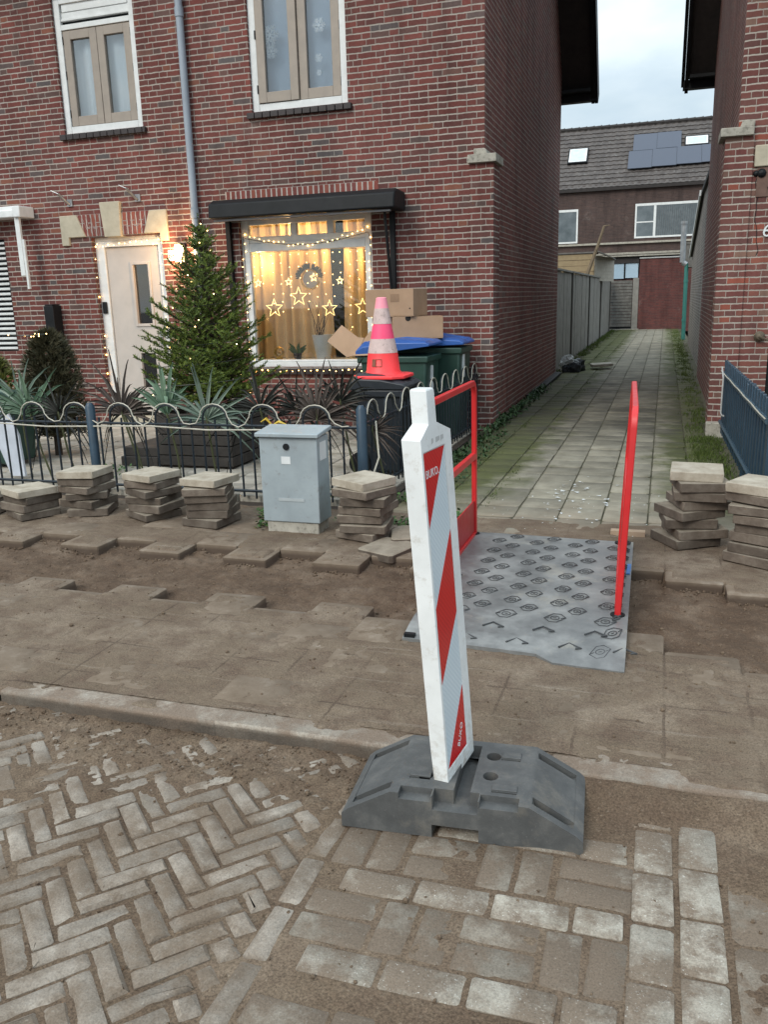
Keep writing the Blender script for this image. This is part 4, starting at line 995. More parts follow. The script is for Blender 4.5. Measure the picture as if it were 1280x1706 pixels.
for z in (.67, .17):
    o = MB(); o.tube([(xa, ya, z), (xb, yb, z)], .018, 6); obj('rail', o, plain('blue_rail', (.055, .095, .125), (.04, .07, .1), .4, 8) if z > .5 else bpy.data.materials['blue_rail'], BF)
for t_ in (.62, 1.0):
    x, y = rfp(t_); o = MB(); o.box(x-.0, x+.07, y-.04, y+.04, -.1, .78); obj('post', o, M_STEELBLUE, BF, bevel=.006)
o = MB(); o.tube([(.57, 9.1, .75), (.575, 8.9, .66), (.57, 8.85, .33), (.575, 8.8, .31), (.58, 8.6, .33)], .008, 6); obj('latch_rod', o, plain('pale_metal', (.45, .45, .44), None, .4), BF)
o = MB(); o.tube([rfp(i/14)[:1] and (rfp(i/14)[0]-.02, rfp(i/14)[1], .69+.003*math.sin(i*1.9)) for i in range(0, 15)], .005, 6); solo('white_rope', o, M_CABLE, 'pale cord resting along the rail of the blue steel fence', 'cord')

# ------------------------------------------------------------------ stacks of lifted tiles
def paver_proto(m):
    o = MB(); k = 10; c = .006; P = [(-.149+c, -.149), (.149-c*.6, -.149), (.149, -.149+c), (.149, .149-c), (.149-c, .149), (-.149+c*.5, .149), (-.149, .149-c), (-.149, -.149+c)]
    o.prism(P, 0, .050, 'z'); return obj('paver', o, m, None, bevel=.003, seg=1)
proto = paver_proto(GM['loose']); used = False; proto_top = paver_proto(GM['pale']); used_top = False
ORD = ['topmost', 'second from the top', 'third from the top', 'fourth from the top', 'fifth from the top', 'sixth from the top', 'seventh from the top', 'bottom', 'lowest']
def stack(x, y, n_, where, z0=.012, a0=0, lean=(0, 0), th=.056, spread=.028, aj=9, topang=None):
    global used, used_top
    for k in range(n_):
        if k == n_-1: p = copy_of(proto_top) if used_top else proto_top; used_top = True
        else: p = copy_of(proto) if used else proto; used = True
        a = a0 + random.uniform(-aj, aj)*1.5
        if topang is not None and k == n_-1: a = topang
        p.location = (x+lean[0]*k+random.uniform(-spread, spread), y+lean[1]*k+random.uniform(-spread, spread), z0+k*th)
        p.rotation_euler = (R(random.uniform(-1.2, 1.2)), R(random.uniform(-1.2, 1.2)), R(a)); p.scale = (1, 1, random.uniform(.98, 1.1))
        w_ = ORD[n_-1-k] if k else 'bottom'
        tag(p, f'{w_} tile of the stack {where}', 'paving tile', 'lifted paving tiles in stacks')
stack(-4.88, 5.0, 3, 'cut by the left picture edge', a0=10)
stack(-4.42, 5.0, 4, 'second from the left picture edge', a0=-22, topang=-25, lean=(0, -.006))
stack(-4.03, 5.17, 6, 'in front of the blue fence post', a0=12, topang=6, lean=(-.006, 0), aj=14)
stack(-3.47, 5.13, 6, 'two left of the grey cabinet', a0=-8, topang=-16, lean=(-.003, .006), aj=14)
stack(-2.97, 5.07, 6, 'just left of the grey cabinet', a0=10, topang=-8, aj=13)
stack(-1.78, 4.96, 7, 'between cabinet and warning beacon', a0=-6, topang=-28, lean=(.003, .0), aj=14)
stack(.21, 5.26, 8, 'right of the red handrail', a0=16, topang=-2, lean=(.003, .004), aj=13, th=.057)
stack(.60, 4.99, 8, 'at the right picture edge', a0=-24, topang=-28, th=.056, lean=(-.002, 0), aj=8)
o = MB(); slab(o, -1.46, 4.98, .29, .29, .3, .055, tilt=.04); solo('paver', o, GM['loose'], 'single low sandy tile lying between the tile stack and the red handrail', 'paving tile', 'lifted paving tiles in stacks')
o = MB(); slab(o, -1.55, 4.72, .28, .28, -.4, .03, tilt=.05); solo('paver', o, GM['loose'], 'half-buried tile at the foot of the stack beside the warning beacon', 'paving tile', 'lifted paving tiles in stacks')

# ------------------------------------------------------------------ grey street cabinet
CB = thing('street_cabinet', (-2.28, 5.06, 0), 'grey metal electricity cabinet standing on the pavement before the fence', 'cabinet')
o = MB(); o.box(-2.505, -2.095, 4.955, 5.16, .075, .645); obj('body', o, M_GALV, CB, bevel=.006)
o = MB(); o.prism([(4.93, .647), (5.18, .672), (5.18, .70), (4.93, .675)], -2.525, -2.075, 'x'); obj('lid', o, M_GALV, CB, bevel=.006)
o = MB(); o.box(-2.485, -2.112, 4.965, 5.15, -.05, .0745); obj('plinth', o, M_CORBEL, CB, bevel=.008)
o = MB(); o.lathe([(0, 0), (.022, 0), (.022, .006), (0, .006)], (0, 0, 0), 16); o.v = [(v[0]-2.31, 4.953-v[2], v[1]+.585) for v in o.v]; obj('lock', o, M_BLACK, CB)
o = MB(); o.box(-2.35, -2.285, 4.9525, 4.954, .47, .52); obj('sticker', o, M_LABELW, CB)
o = MB(); o.box(-2.0945, -2.093, 5.0, 5.11, .49, .61); obj('sticker', o, M_LABELW, CB)
o = MB(); o.box(-2.385, -2.2, 4.9515, 4.9545, .22, .24); obj('worn_strip', o, plain('worn_patch', (.42, .46, .47), None, .5), CB)

# ------------------------------------------------------------------ footway ramp with red handrails
RP = thing('footway_plate', (-.59, 4.23, 0), 'grey plastic ramp plate bridging the trench with two red handrails', 'ramp')
def plate_x(v, u): # u 0..1 left-right, v 0..1 front-back
    xl = -1.055+(-1.098+1.055)*v; xr = -.084+(-.112+.084)*v; return xl+(xr-xl)*u
def pp(u, v, z=0): return (plate_x(v, u), 3.345-.045*u+(5.10-3.345+.03*u)*v, .012+.028*min(1, v*9)+z)
o = MB(); out = [(0, .018), (.62, .018), (.70, -.012), (1, -.012), (1, 1), (0, 1)]
us = [0, .2, .4, .62, .70, .85, 1]; vs_ = [0, .04, .09, .14, .3, .5, .7, .9, 1]
def fv0(u): return .02 if u <= .62 else (-.012 if u >= .70 else .02-.032*(u-.62)/.08)
pts = []; 
for v in vs_:
    for u in us:
        vv = v if v > 0 else fv0(u); q = pp(u, max(vv, 0)); pts.append((q[0], q[1] + (min(vv, 0)*1.75), q[2] + .003*math.sin(u*5+v*7)))
n_ = len(us); nb = len(pts); pts += [(x, y, z-.022) for x, y, z in pts]
fs = []
for j in range(len(vs_)-1):
    for i in range(n_-1):
        a = j*n_+i; fs += [(a, a+1, a+n_+1, a+n_), (nb+a+n_, nb+a+n_+1, nb+a+1, nb+a)]
for i in range(n_-1): fs += [(i, nb+i, nb+i+1, i+1), ((len(vs_)-1)*n_+i+1, nb+(len(vs_)-1)*n_+i+1, nb+(len(vs_)-1)*n_+i, (len(vs_)-1)*n_+i)]
for j in range(len(vs_)-1): a = j*n_; fs += [(a, a+n_, nb+a+n_, nb+a), (a+n_-1, nb+a+n_-1, nb+a+2*n_-1, a+2*n_-1)]
o.add(pts, fs)
gp_ = G('ramp_plastic'); p = gp_.pos(); a = gp_.noise(p, 4.5, 6, .68); b = gp_.noise(p, 40, 5, .7)
c = gp_.ramp(a, [(.32, (.105, .106, .104)), (.5, (.168, .169, .165)), (.68, (.26, .26, .25))])
c = gp_.mix(gp_.ramp(gp_.noise(p, 3.1, 7, .72), [(.55, 0.), (.70, .65)]), c, (.34, .31, .25)); c = gp_.mix(gp_.ramp(b, [(.6, 0.), (.75, .3)]), c, (.09, .09, .09))
gp_.base(c); gp_.rough(gp_.ramp(a, [(.35, .30), (.65, .5)])); gp_.b.inputs['Specular IOR Level'].default_value = .55; gp_.bump(gp_.M('ADD', a, b), .12, .006)
plate_mb = o
# raised tread emblems (two overlapping lozenges round an eye)
o = MB()
def emblem(cx_, cy_, s, ang=0):
    def T(px, py):
        c_, s_ = math.cos(ang), math.sin(ang); x = cx_+s*.92*(px*c_-py*s_); y = cy_+s*1.5*(px*s_+py*c_); v = (y-3.33)/1.76; return (x, y, .0155+.028*min(1, max(0, v*9))+.003*math.sin((x+1.09)*5+v*7))
    r = .0019
    o.tube([T(-1, -.1), T(-.25, .62), T(.45, .62), T(1, .1), T(.55, -.02)], r, 5); o.tube([T(1, .1), T(.25, -.62), T(-.45, -.62), T(-1, -.1), T(-.55, .02)], r, 5)
    o.tube([T(.42*math.cos(k*math.pi/5), .27*math.sin(k*math.pi/5)) for k in range(10)], r, 5, closed=True)
    o.tube([T(-.14, 0), T(.14, 0)], r, 5)
for i in range(-2, 5):
    for j in range(0, 8):
        for (ox, oy) in ((0, 0), (.092, .105)):
            x = -.645+.228*i+ox-.004*j; y = 3.73+.2*j+oy
            if -1.02 < x+.0 < -.16 and 3.6 < y < 5.04: emblem(x, y, .046 if y > 3.8 else .054)
for j in range(9): 
    y = 3.75+.155*j
    for q in (0, .03): o.tube([(-.158, y+q, .046), (-.128, y+.03+q, .046), (-.150, y+.06+q, .046)], .0045, 5)
for i in range(4):
    for (dx, y) in ((0, 3.57), (.13, 3.44)):
        x = -.9+.228*i+dx; z = .012+.028*min(1, (y-3.345)/1.76*9)+.004
        o.tube([(x-.05, y-.02, z), (x-.01, y+.03, z), (x+.045, y-.015, z), (x+.02, y-.02, z)], .0042, 5)
emblem(-.15, 3.6, .055, .6); emblem(-.19, 3.42, .05, .3)
PL = obj('plate', plate_mb, [gp_.m, plain('shaded_grimy_tread', (.062, .064, .066), (.035, .037, .039), .6, 20)], RP)  # dark emblem colour puts the groove shade, with grime, into the lines
plate_mb.add(o.v, o.f, 1); bpy.data.objects.remove(PL); PL = obj('plate', plate_mb, [gp_.m, bpy.data.materials['shaded_grimy_tread']], RP)
o = MB(); o.box(-.128, -.108, 4.45, 4.62, .0405, .0465); obj('blue_sticker', o, plain('blue_tape', (.06, .22, .55), None, .4), PL)
o = MB(); o.box(-1.05, -1.0, 3.385, 3.41, .02, .036); obj('coupling_lug', o, M_BLACK, PL)
def rail(x, ya, yb, zt, x2, tilt):
    rr = .08; q = .017
    def sh(mb): mb.v = [(a+(x2-x)*(b_-ya)/(yb-ya)+tilt*c_, b_, c_) for a, b_, c_ in mb.v]; return mb
    o = MB(); path = [(x, ya, .03)]
    path += [(x, ya, zt-rr)] + [(x, ya+rr-rr*math.cos(a*math.pi/8), zt-rr+rr*math.sin(a*math.pi/8)) for a in range(1, 4)]
    path += [(x, yb-rr+rr*math.sin(a*math.pi/8), zt-rr+rr*math.cos(a*math.pi/8)) for a in range(1, 4)] + [(x, yb, zt-rr), (x, yb, .03)]
    # square tube swept along the path
    vs = []
    for i, p in enumerate(path):
        a = Vector(path[max(0, i-1)]); b = Vector(path[min(len(path)-1, i+1)]); t = (b-a).normalized(); nn = Vector((0, -t.z, t.y))
        for sx, sn in ((-1, -1), (1, -1), (1, 1), (-1, 1)): vs.append(Vector(p)+Vector((sx*.0145, 0, 0))+nn*sn*q)
    m = len(path); fs = [(i*4+k, i*4+(k+1) % 4, i*4+4+(k+1) % 4, i*4+4+k) for i in range(m-1) for k in range(4)] + [(0, 1, 2, 3), (m*4-1, m*4-2, m*4-3, m*4-4)]
    o.add(vs, fs); hr = obj('handrail', sh(o), M_RED, RP, bevel=.004)
    o = MB(); o.box(x-.015, x+.015, ya+q, yb-q, zt*.545-.02, zt*.545+.02); obj('mid_rail', sh(o), M_RED, hr, bevel=.004)
    o = MB(); o.box(x-.004, x+.004, ya+q, yb-q, .06, .26); obj('toe_board', sh(o), plain('red_sheet', (.42, .02, .025), (.34, .018, .02), .4, 6) if 'red_sheet' not in bpy.data.materials else bpy.data.materials['red_sheet'], hr)
    o = MB(); o.box(x-.015, x+.015, ya+q, yb-q, .03, .058); obj('bottom_rail', sh(o), M_RED, hr, bevel=.004)
    for yy in (ya, yb):
        o = MB(); o.lathe([(.0, .0), (.034, .0), (.034, .006), (.0, .006)], (x, yy, .0405), 14); obj('socket', sh(o), M_BLACK, hr)
    return hr
rail(-1.082, 3.86, 5.06, 1.0, -1.082, 0); rail(-.142, 3.83, 5.04, 1.0, -.187, .040)

# ------------------------------------------------------------------ warning beacon on its rubber foot
BC = thing('warning_beacon', (-.52, 2.33, -.045), 'white plastic warning beacon with red diagonal stripes, leaning on a black rubber foot', 'beacon')
Bz, Bt = -.060, .077
rot = Matrix.Translation((-.517, 2.296, 0)) @ Matrix.Rotation(R(3.9), 4, 'Z')
def loc(mb): mb.v = [tuple(rot @ Vector(v)) for v in mb.v]; return mb
HW, HD = .36, .172
prof = [(-HW, Bz), (-.08, Bz), (-.08, Bz+.042), (.06, Bz+.042), (.06, Bz), (HW, Bz), (HW, Bz+.045), (HW-.02, Bz+.062), (.205, Bt), (-.205, Bt), (-HW+.02, Bz+.062), (-HW, Bz+.045)]
o = loc(MB().prism(prof, -HD, HD, 'y'))
gr = G('recycled_rubber'); p = gr.pos(); a = gr.noise(p, 13, 6, .68); b = gr.noise(p, 140, 4, .6)
c = gr.ramp(a, [(.30, (.058, .059, .059)), (.52, (.078, .079, .078)), (.70, (.115, .113, .108))]); c = gr.mix(gr.ramp(gr.noise(p, 6, 7, .72), [(.55, 0.), (.72, .5)]), c, (.20, .175, .14)); c = gr.mix(gr.ramp(b, [(.62, 0.), (.74, .35)]), c, (.22, .21, .2))
gr.base(c); gr.rough(.62); gr.bump(gr.M('ADD', gr.M('MULTIPLY', b, .6), a), .35, .004); M_RUB = gr.m
foot = obj('rubber_foot', o, M_RUB, BC)
cuts = []
# recessed ramp pockets between side ribs
for sgn in (-1, 1):
    for ya_, yb_ in ((-HD+.028, -HD+.062), (HD-.062, HD-.028)):
        c = MB(); c.prism([(sgn*.212, Bt-.004), (sgn*.222, Bt-.052), (sgn*.30, Bz+.050), (sgn*.332, Bz+.058), (sgn*.332, .3), (sgn*.212, .3)], ya_, yb_, 'y'); cuts.append(loc(c))
    c = MB(); c.prism([(sgn*.218, Bt-.006), (sgn*.333, Bz+.064), (sgn*.333, .3), (sgn*.218, .3)], -HD+.0615, HD-.0615, 'y'); cuts.append(loc(c))
c = MB(); c.box(-.18, -.082, -HD-.01, -HD+.04, Bt-.02, Bt+.1); cuts.append(loc(c))
c = MB(); c.box(.062, .175, -HD-.01, -HD+.04, Bt-.02, Bt+.1); cuts.append(loc(c))
c = MB(); c.box(-.078, .058, -HD-.01, -HD+.045, Bt-.045, Bt+.1); cuts.append(loc(c))
c = MB(); c.box(-.06, .03, HD-.06, HD-.03, Bt-.04, Bt+.1); cuts.append(loc(c))
for hx, hy in ((-.118, -.062), (.078, -.030), (-.105, .075), (.075, .085)):
    c = MB(); c.tube([(hx, hy, Bt-.06), (hx, hy, Bt+.1)], .0235, 20); cuts.append(loc(c))
c = MB(); c.box(-.02, .03, -.13, .13, Bt-.05, Bt+.1); cuts.append(loc(c))
for (a_, b_, c_, d_) in ((-.165, -.10, -.085, -.078), (.09, .165, -.115, -.108), (-.13, -.09, .105, .112), (.10, .16, .07, .077)):
    c = MB(); c.box(a_, b_, c_, d_, Bt-.008, Bt+.1); cuts.append(loc(c))
boolean(foot, cuts)
bv = foot.modifiers.new('bevel', 'BEVEL'); bv.width = .007; bv.segments = 3; bv.limit_method = 'ANGLE'; bv.angle_limit = R(35)
foot.data.polygons.foreach_set('use_smooth', [True]*len(foot.data.polygons)); foot.data.set_sharp_from_angle(angle=R(45))
o = MB()
for (a_, b_, c_, d_) in ((-.165, -.10, -.075, -.045), (.09, .165, -.105, -.075), (-.13, -.075, .115, .145), (.10, .16, .08, .115)):
    o = MB(); o.box(a_, b_, c_, d_, Bt-.002, Bt+.005); obj('foot_lug', loc(o), M_RUB, BC, bevel=.002)
pass
# blade: local frame u (along the striped face, away from the viewer), t (thickness, to the left), h (up, leaning)
N0 = Vector((-.552, 2.203, .058)); U = Vector((.12, .993, 0)).normalized(); T = Vector((-.993, .12, 0)).normalized(); LEAN = Vector((-.0655, -.002, 1.0))
def bl(u, t, h): return N0 + U*u + T*t + LEAN*h
BW, BTk, BH_ = .236, .050, 1.062
o = MB()
def ringpts(u0, u1, t0, t1, h): return [bl(u0, t0, h), bl(u1, t0, h), bl(u1, t1, h), bl(u0, t1, h)]
secs_ = [ringpts(.0, BW, 0, BTk-.004, 0), ringpts(0, BW, 0, BTk, .12), ringpts(0, BW, 0, BTk+.008, BH_), ringpts(.075, BW-.098, .003, BTk+.004, BH_+.034), ringpts(.077, BW-.100, .003, BTk+.004, BH_+.128), ringpts(.081, BW-.104, .007, BTk, BH_+.133)]
vs = [q for s_ in secs_ for q in s_]; m = len(secs_)
fs = [(i*4+k, i*4+(k+1) % 4, i*4+4+(k+1) % 4, i*4+4+k) for i in range(m-1) for k in range(4)] + [(3, 2, 1, 0), (m*4-4, m*4-3, m*4-2, m*4-1)]
o.add(vs, fs)
gw_ = G('scuffed_white_plastic'); p = gw_.pos(); a = gw_.noise(p, 5, 6, .65)
c = gw_.ramp(a, [(.3, (.66, .67, .66)), (.65, (.78, .79, .78))]); c = gw_.mix(gw_.ramp(gw_.noise(p, 26, 6, .75), [(.55, 0.), (.70, .5)]), c, (.45, .41, .35))
xz = gw_.sep(p)[2]; low = gw_.N('ShaderNodeMapRange'); gw_.l.new(xz, low.inputs[0]); low.inputs[1].default_value = .30; low.inputs[2].default_value = .06
c = gw_.mix(gw_.M('MULTIPLY', low.outputs[0], gw_.ramp(gw_.noise(p, 30, 6, .7), [(.45, 0.), (.68, .8)])), c, (.33, .27, .2))
gw_.base(c); gw_.rough(.38); gw_.bump(gw_.noise(p, 30, 4), .08, .004)
BLD = obj('blade', o, gw_.m, BC)
# recess for the sticker, cut into the striped face
SU0, SU1, SH0, SH1 = .018, .178, .055, 1.022
c = MB(); c.add([bl(u, t, h) for t in (-.02, .004) for u, h in ((SU0-.003, SH0-.003), (SU1+.003, SH0-.003), (SU1+.003, SH1+.003), (SU0-.003, SH1+.003))], [(0, 1, 2, 3), (7, 6, 5, 4), (0, 4, 5, 1), (1, 5, 6, 2), (2, 6, 7, 3), (3, 7, 4, 0)])
boolean(BLD, [c])
bv = BLD.modifiers.new('bevel', 'BEVEL'); bv.width = .007; bv.segments = 3; bv.limit_method = 'ANGLE'; bv.angle_limit = R(28)
BLD.data.polygons.foreach_set('use_smooth', [True]*len(BLD.data.polygons)); BLD.data.set_sharp_from_angle(angle=R(45))
def sheeting(name, c0, c1):
    g = G(name); p = g.pos(); x, y, z = g.sep(p); u = g.M('MULTIPLY', y, 55.); v = g.M('MULTIPLY', z, 55.)
    w1_ = g.M('ABSOLUTE', g.M('SUBTRACT', g.M('FRACT', g.M('ADD', u, v)), .5)); w2_ = g.M('ABSOLUTE', g.M('SUBTRACT', g.M('FRACT', g.M('SUBTRACT', u, v)), .5))
    k = g.M('MULTIPLY', g.M('LESS_THAN', w1_, .25), .6); k = g.M('ADD', k, g.M('MULTIPLY', g.M('LESS_THAN', w2_, .16), .4))
    k = g.M('MULTIPLY', k, g.ramp(g.noise(p, 7, 4), [(.3, .35), (.6, 1.)]))
    g.base(g.mix(k, c0, c1)); g.rough(.22); g.b.inputs['Specular IOR Level'].default_value = .6; return g.m
M_RSTR = sheeting('red_sheeting', (.60, .016, .016), (.44, .010, .012)); M_WSTR = sheeting('white_sheeting', (.54, .62, .67), (.66, .73, .76))
def sp(a, b): return bl(SU0+(SU1-SU0)*a, .0034, SH0+(SH1-SH0)*b)
def flat(name, poly, mat, off):
    n_ = -T; mb = MB(); P = [sp(a, b)+n_*off for a, b in poly]; Q_ = [sp(a, b) for a, b in poly]; k = len(poly)
    mb.add(P+Q_, [tuple(range(k)), tuple(range(2*k-1, k-1, -1))]+[(i, i+k, (i+1) % k+k, (i+1) % k) for i in range(k)]); return obj(name, mb, mat, BLD)
flat('white_sheeting', [(0, 0), (1, 0), (1, 1), (0, 1)], M_WSTR, .001)
flat('red_stripe', [(0, 1), (.0, .776), (1, 1)], M_RSTR, .0018)
flat('red_stripe', [(0, .283), (1, .465), (1, .735), (0, .526)], M_RSTR, .0018)
flat('red_stripe', [(0, 0), (1, 0), (1, .212)], M_RSTR, .0018)
tm = Matrix((U, LEAN.normalized(), -T)).transposed().to_4x4()
obj('lettering', text_mb('BUKO.', .0335, Matrix.Translation(sp(.03, .925) - T*.0022) @ tm, .0004), M_LABELW, BLD)
obj('lettering', text_mb('BUKO', .028, Matrix.Translation(sp(.62, .022) - T*.0022) @ tm @ Matrix.Rotation(R(58), 4, 'Z'), .0004), M_LABELW, BLD)
o = MB()
for k, (a, b) in enumerate(((.08, .012), (.112, .03), (.15, .022))):
    o.add([bl(a+dx, -.0006, BH_-.006-h_) for dx, h_ in ((0, 0), (b, 0), (b, .012), (0, .016))]+[bl(a+dx, .001, BH_-.006-h_) for dx, h_ in ((0, 0), (b, 0), (b, .012), (0, .016))], [(0, 1, 2, 3), (0, 4, 5, 1), (1, 5, 6, 2), (2, 6, 7, 3), (3, 7, 4, 0)])
obj('moulded_mark', o, plain('grey_mark', (.5, .5, .49), None, .5), BLD)

# ------------------------------------------------------------------ bins, cone, boxes
def wheelie(name, x0, x1, y0, y1, h, lidm, bodym, label, group, lid_open=0, handle_side=-1):
    t = thing(name, ((x0+x1)/2, (y0+y1)/2, 0), label, 'wheelie bin', group)
    k = .05; o = MB()
    lo = [(x0+k*2.4, y0+k), (x1-k*1.2, y0+k), (x1-k*1.2, y1-k), (x0+k*2.4, y1-k)]; hi = [(x0+.03, y0+.015), (x1-.02, y0+.015), (x1-.02, y1-.015), (x0+.03, y1-.015)]
    o.add([(a, b, .03) for a, b in lo]+[(a, b, h-.06) for a, b in hi], [(3, 2, 1, 0), (4, 5, 6, 7)]+[(i, (i+1) % 4, 4+(i+1) % 4, 4+i) for i in range(4)])
    obj('body', o, bodym, t, bevel=.025, seg=3)
    o = MB(); o.box(x0, x1, y0-.005, y1+.005, h-.085, h-.02); obj('rim', o, bodym, t, bevel=.012)
    hz = h+.005; L = x1-x0+.03
    ca_, sa_ = math.cos(R(lid_open)), math.sin(R(lid_open))
    def lp(s, w_, z): xx = s*L; return (x0-.01+xx*ca_-z*sa_, w_, hz+xx*sa_+z*ca_)
    P = [(0, .05), (.12, .115), (.55, .10), (.95, .035), (1, .0)]
    o = MB(); vs = []
    for yy, f_ in ((y0-.012, .55), (y0+.05, 1), ((y0+y1)/2-.07, 1), ((y0+y1)/2-.05, .8), ((y0+y1)/2+.05, .8), ((y0+y1)/2+.07, 1), (y1-.05, 1), (y1+.012, .55)): vs += [lp(s, yy, z*f_) for s, z in P]+[lp(1, yy, -.022), lp(0, yy, -.022)]
    n_ = len(P)+2; fs = [(i*n_+k_, i*n_+(k_+1) % n_, (i+1)*n_+(k_+1) % n_, (i+1)*n_+k_) for i in range(7) for k_ in range(n_)]+[tuple(range(n_-1, -1, -1)), tuple(7*n_+k_ for k_ in range(n_))]
    o.add(vs, fs); obj('lid', o, lidm, t, bevel=.006)
    for yy in (y0+.03, y1-.07):
        o = MB(); o.lathe([(0, -.03), (.1, -.03), (.1, .03), (0, .03)], (0, 0, 0), 16); o.v = [(v[0]+x0+.05, v[2]+yy+.02, v[1]+.1) for v in o.v]; obj('wheel', o, M_BLACK, t)
    o = MB(); o.tube([(x0-.03, y0+.06, h-.02), (x0-.03, y1-.06, h-.02)], .014, 8); obj('handle', o, bodym, t)
    return t
b1 = wheelie('wheelie_bin', -2.98, -2.23, 8.22, 8.78, .955, M_BLUELID, M_GREENBIN, 'green wheelie bin with its blue lid jammed open by cardboard, nearer of the pair', 'green wheelie bins with blue lids', 7)
b2 = wheelie('wheelie_bin', -2.80, -2.03, 8.86, 9.42, 1.0, M_BLUELID, M_GREENBIN, 'green wheelie bin with blue lid against the house, behind the other one', 'green wheelie bins with blue lids', 2)
for t, (x, y0, y1, z0, z1) in ((b1, (-2.238, 8.42, 8.47, .60, .83)), (b2, (-2.04, 9.0, 9.06, .66, .9))):
    o = MB(); o.box(x-.02, x-.001, y0, y1, z0, z1); obj('label_strip', o, M_LABELW, t)
b3 = wheelie('wheelie_bin', -2.55, -2.07, 6.85, 7.33, .77, M_BLACKBIN, M_BLACKBIN, 'black wheelie bin with the orange traffic cone standing on it', None)
wheelie('wheelie_bin', -6.5, -5.98, 6.5, 7.0, .62, M_GREENBIN, M_GREENBIN, 'dark green low bin at the left picture edge behind the fence', None)
CN = thing('traffic_cone', (-2.325, 7.08, .795), 'orange-pink traffic cone with dirty white bands on the black bin', 'traffic cone')
M_CONE = plain('cone_orange', (.94, .055, .058), (.86, .042, .05), .45, 6, dirt=(.45, .12, .09), dirt_amt=-.03)
M_CONEP = plain('cone_pink', (.93, .085, .20), (.86, .07, .17), .42, 6, dirt=(.45, .15, .15), dirt_amt=-.03)
M_CONEF = plain('faded_pink', (.92, .32, .40), (.85, .27, .34), .45, 6)
M_CONEW = plain('dirty_white_band', (.66, .50, .47), (.50, .37, .34), .5, 16, dirt=(.20, .15, .13), dirt_amt=.06)
cz = .865
o = MB(); o.prism([(-.235, -.15), (-.15, -.235), (.15, -.235), (.235, -.15), (.235, .15), (.15, .235), (-.15, .235), (-.235, .15)], 0, .03, 'z'); o.v = [(v[0]-2.325, v[1]+7.08, v[2]+cz-.03) for v in o.v]; obj('base', o, M_CONE, CN, bevel=.008)
lev = [(0, .178), (.03, .148), (.17, .132), (.30, .105), (.42, .083), (.55, .062), (.645, .045)]
def rad(z):
    for (a, ra), (b, rb_) in zip(lev, lev[1:]):
        if a <= z <= b: return ra+(rb_-ra)*(z-a)/(b-a)
    return lev[-1][1]
for nm, za, zb, mt, off in (('cone_body', 0, .185, M_CONE, 0), ('white_band', .185, .305, M_CONEW, .002), ('pink_band', .305, .43, M_CONEP, 0), ('white_band', .43, .56, M_CONEW, .002), ('cone_tip', .56, .645, M_CONEF, 0)):
    zs_ = [za]+[z for z, r in lev if za < z < zb]+[zb]; pr_ = [(rad(z)+off, z) for z in zs_]
    if nm == 'cone_tip': pr_ += [(.035, .652), (.03, .6)]
    o = MB(); o.lathe(pr_, (-2.325, 7.08, cz), 28); obj(nm, o, mt, CN, smooth=True)
o = MB()
for a0_, a1_ in ((-1.95, -1.75), (-1.72, -1.35)):
    P = [( (-2.325+(rad(z)+.004)*math.cos(a), 7.08+(rad(z)+.004)*math.sin(a), cz+z)) for z, a in ((.075, a0_), (.075, a1_), (.135, a1_), (.135, a0_))]
    o.tube(P, .0035, 5, closed=True)
    if a1_ < -1.7: o.add(P, [(0, 1, 2, 3)])
obj('cast_mark', o, plain('brown_mark', (.28, .10, .06), None, .7), CN)

def carton(name, x0, x1, y0, y1, z0, z1, rz, label, holes=()):
    t = thing(name, ((x0+x1)/2, (y0+y1)/2, z0), label, 'cardboard box', 'cardboard boxes on the bins')
    Mx = Matrix.Translation(((x0+x1)/2, (y0+y1)/2, 0)) @ Matrix.Rotation(R(rz), 4, 'Z') @ Matrix.Translation((-(x0+x1)/2, -(y0+y1)/2, 0))
    o = MB(); o.box(x0, x1, y0, y1, z0, z0+.01); w_ = .006
    o.box(x0, x1, y0, y0+w_, z0+.0101, z1); o.box(x0, x1, y1-w_, y1, z0+.0101, z1); o.box(x0, x0+w_, y0+w_, y1-w_, z0+.0101, z1); o.box(x1-w_, x1, y0+w_, y1-w_, z0+.0101, z1)
    o.box(x0+w_, x1-w_, y0+w_, y1-w_, z1-.03, z1-.022)
    o.v = [tuple(Mx @ Vector(v)) for v in o.v]; B = obj('carton', o, M_CARD, t, bevel=.004)
    for kind, face, a, z, s in holes:
        m = MB()
        if kind == 'round': sh = [(s*math.cos(k*math.pi/6), s*math.sin(k*math.pi/6)) for k in range(12)]
        elif kind == 'heart': sh = [(0, -s), (s*.9, s*.1), (s*.75, s*.7), (s*.3, s*.75), (0, s*.5), (-s*.3, s*.75), (-s*.75, s*.7), (-s*.9, s*.1)]
        else: sh = [(-s, -s*.8), (s, -s*.8), (s, s*.8), (-s, s*.8)]
        if face == 'front': m.prism([(a+p, z+q) for p, q in sh], y0-.002, y0+.003, 'y')
        else: m.prism([(a+p, z+q) for p, q in sh], x1-.003, x1+.002, 'x')
        m.v = [tuple(Mx @ Vector(v)) for v in m.v]
        obj('hand_hole' if kind != 'tag' else 'sticker', m, {'tag': M_LABELW, 'heart_print': M_CARD}.get(kind, M_DARKIN) if kind != 'fold' else plain('card_print', (.29, .18, .11), None, .85), t)
    return t
carton('banana_box', -2.80, -2.27, 8.70, 9.09, 1.085, 1.315, 22, 'lower cardboard banana box with round holes and a dark heart-shaped hand hole', [('heart', 'side', 8.90, 1.225, .042), ('round', 'side', 8.77, 1.145, .024), ('round', 'side', 9.02, 1.15, .024), ('round', 'front', -2.64, 1.3, .03)])
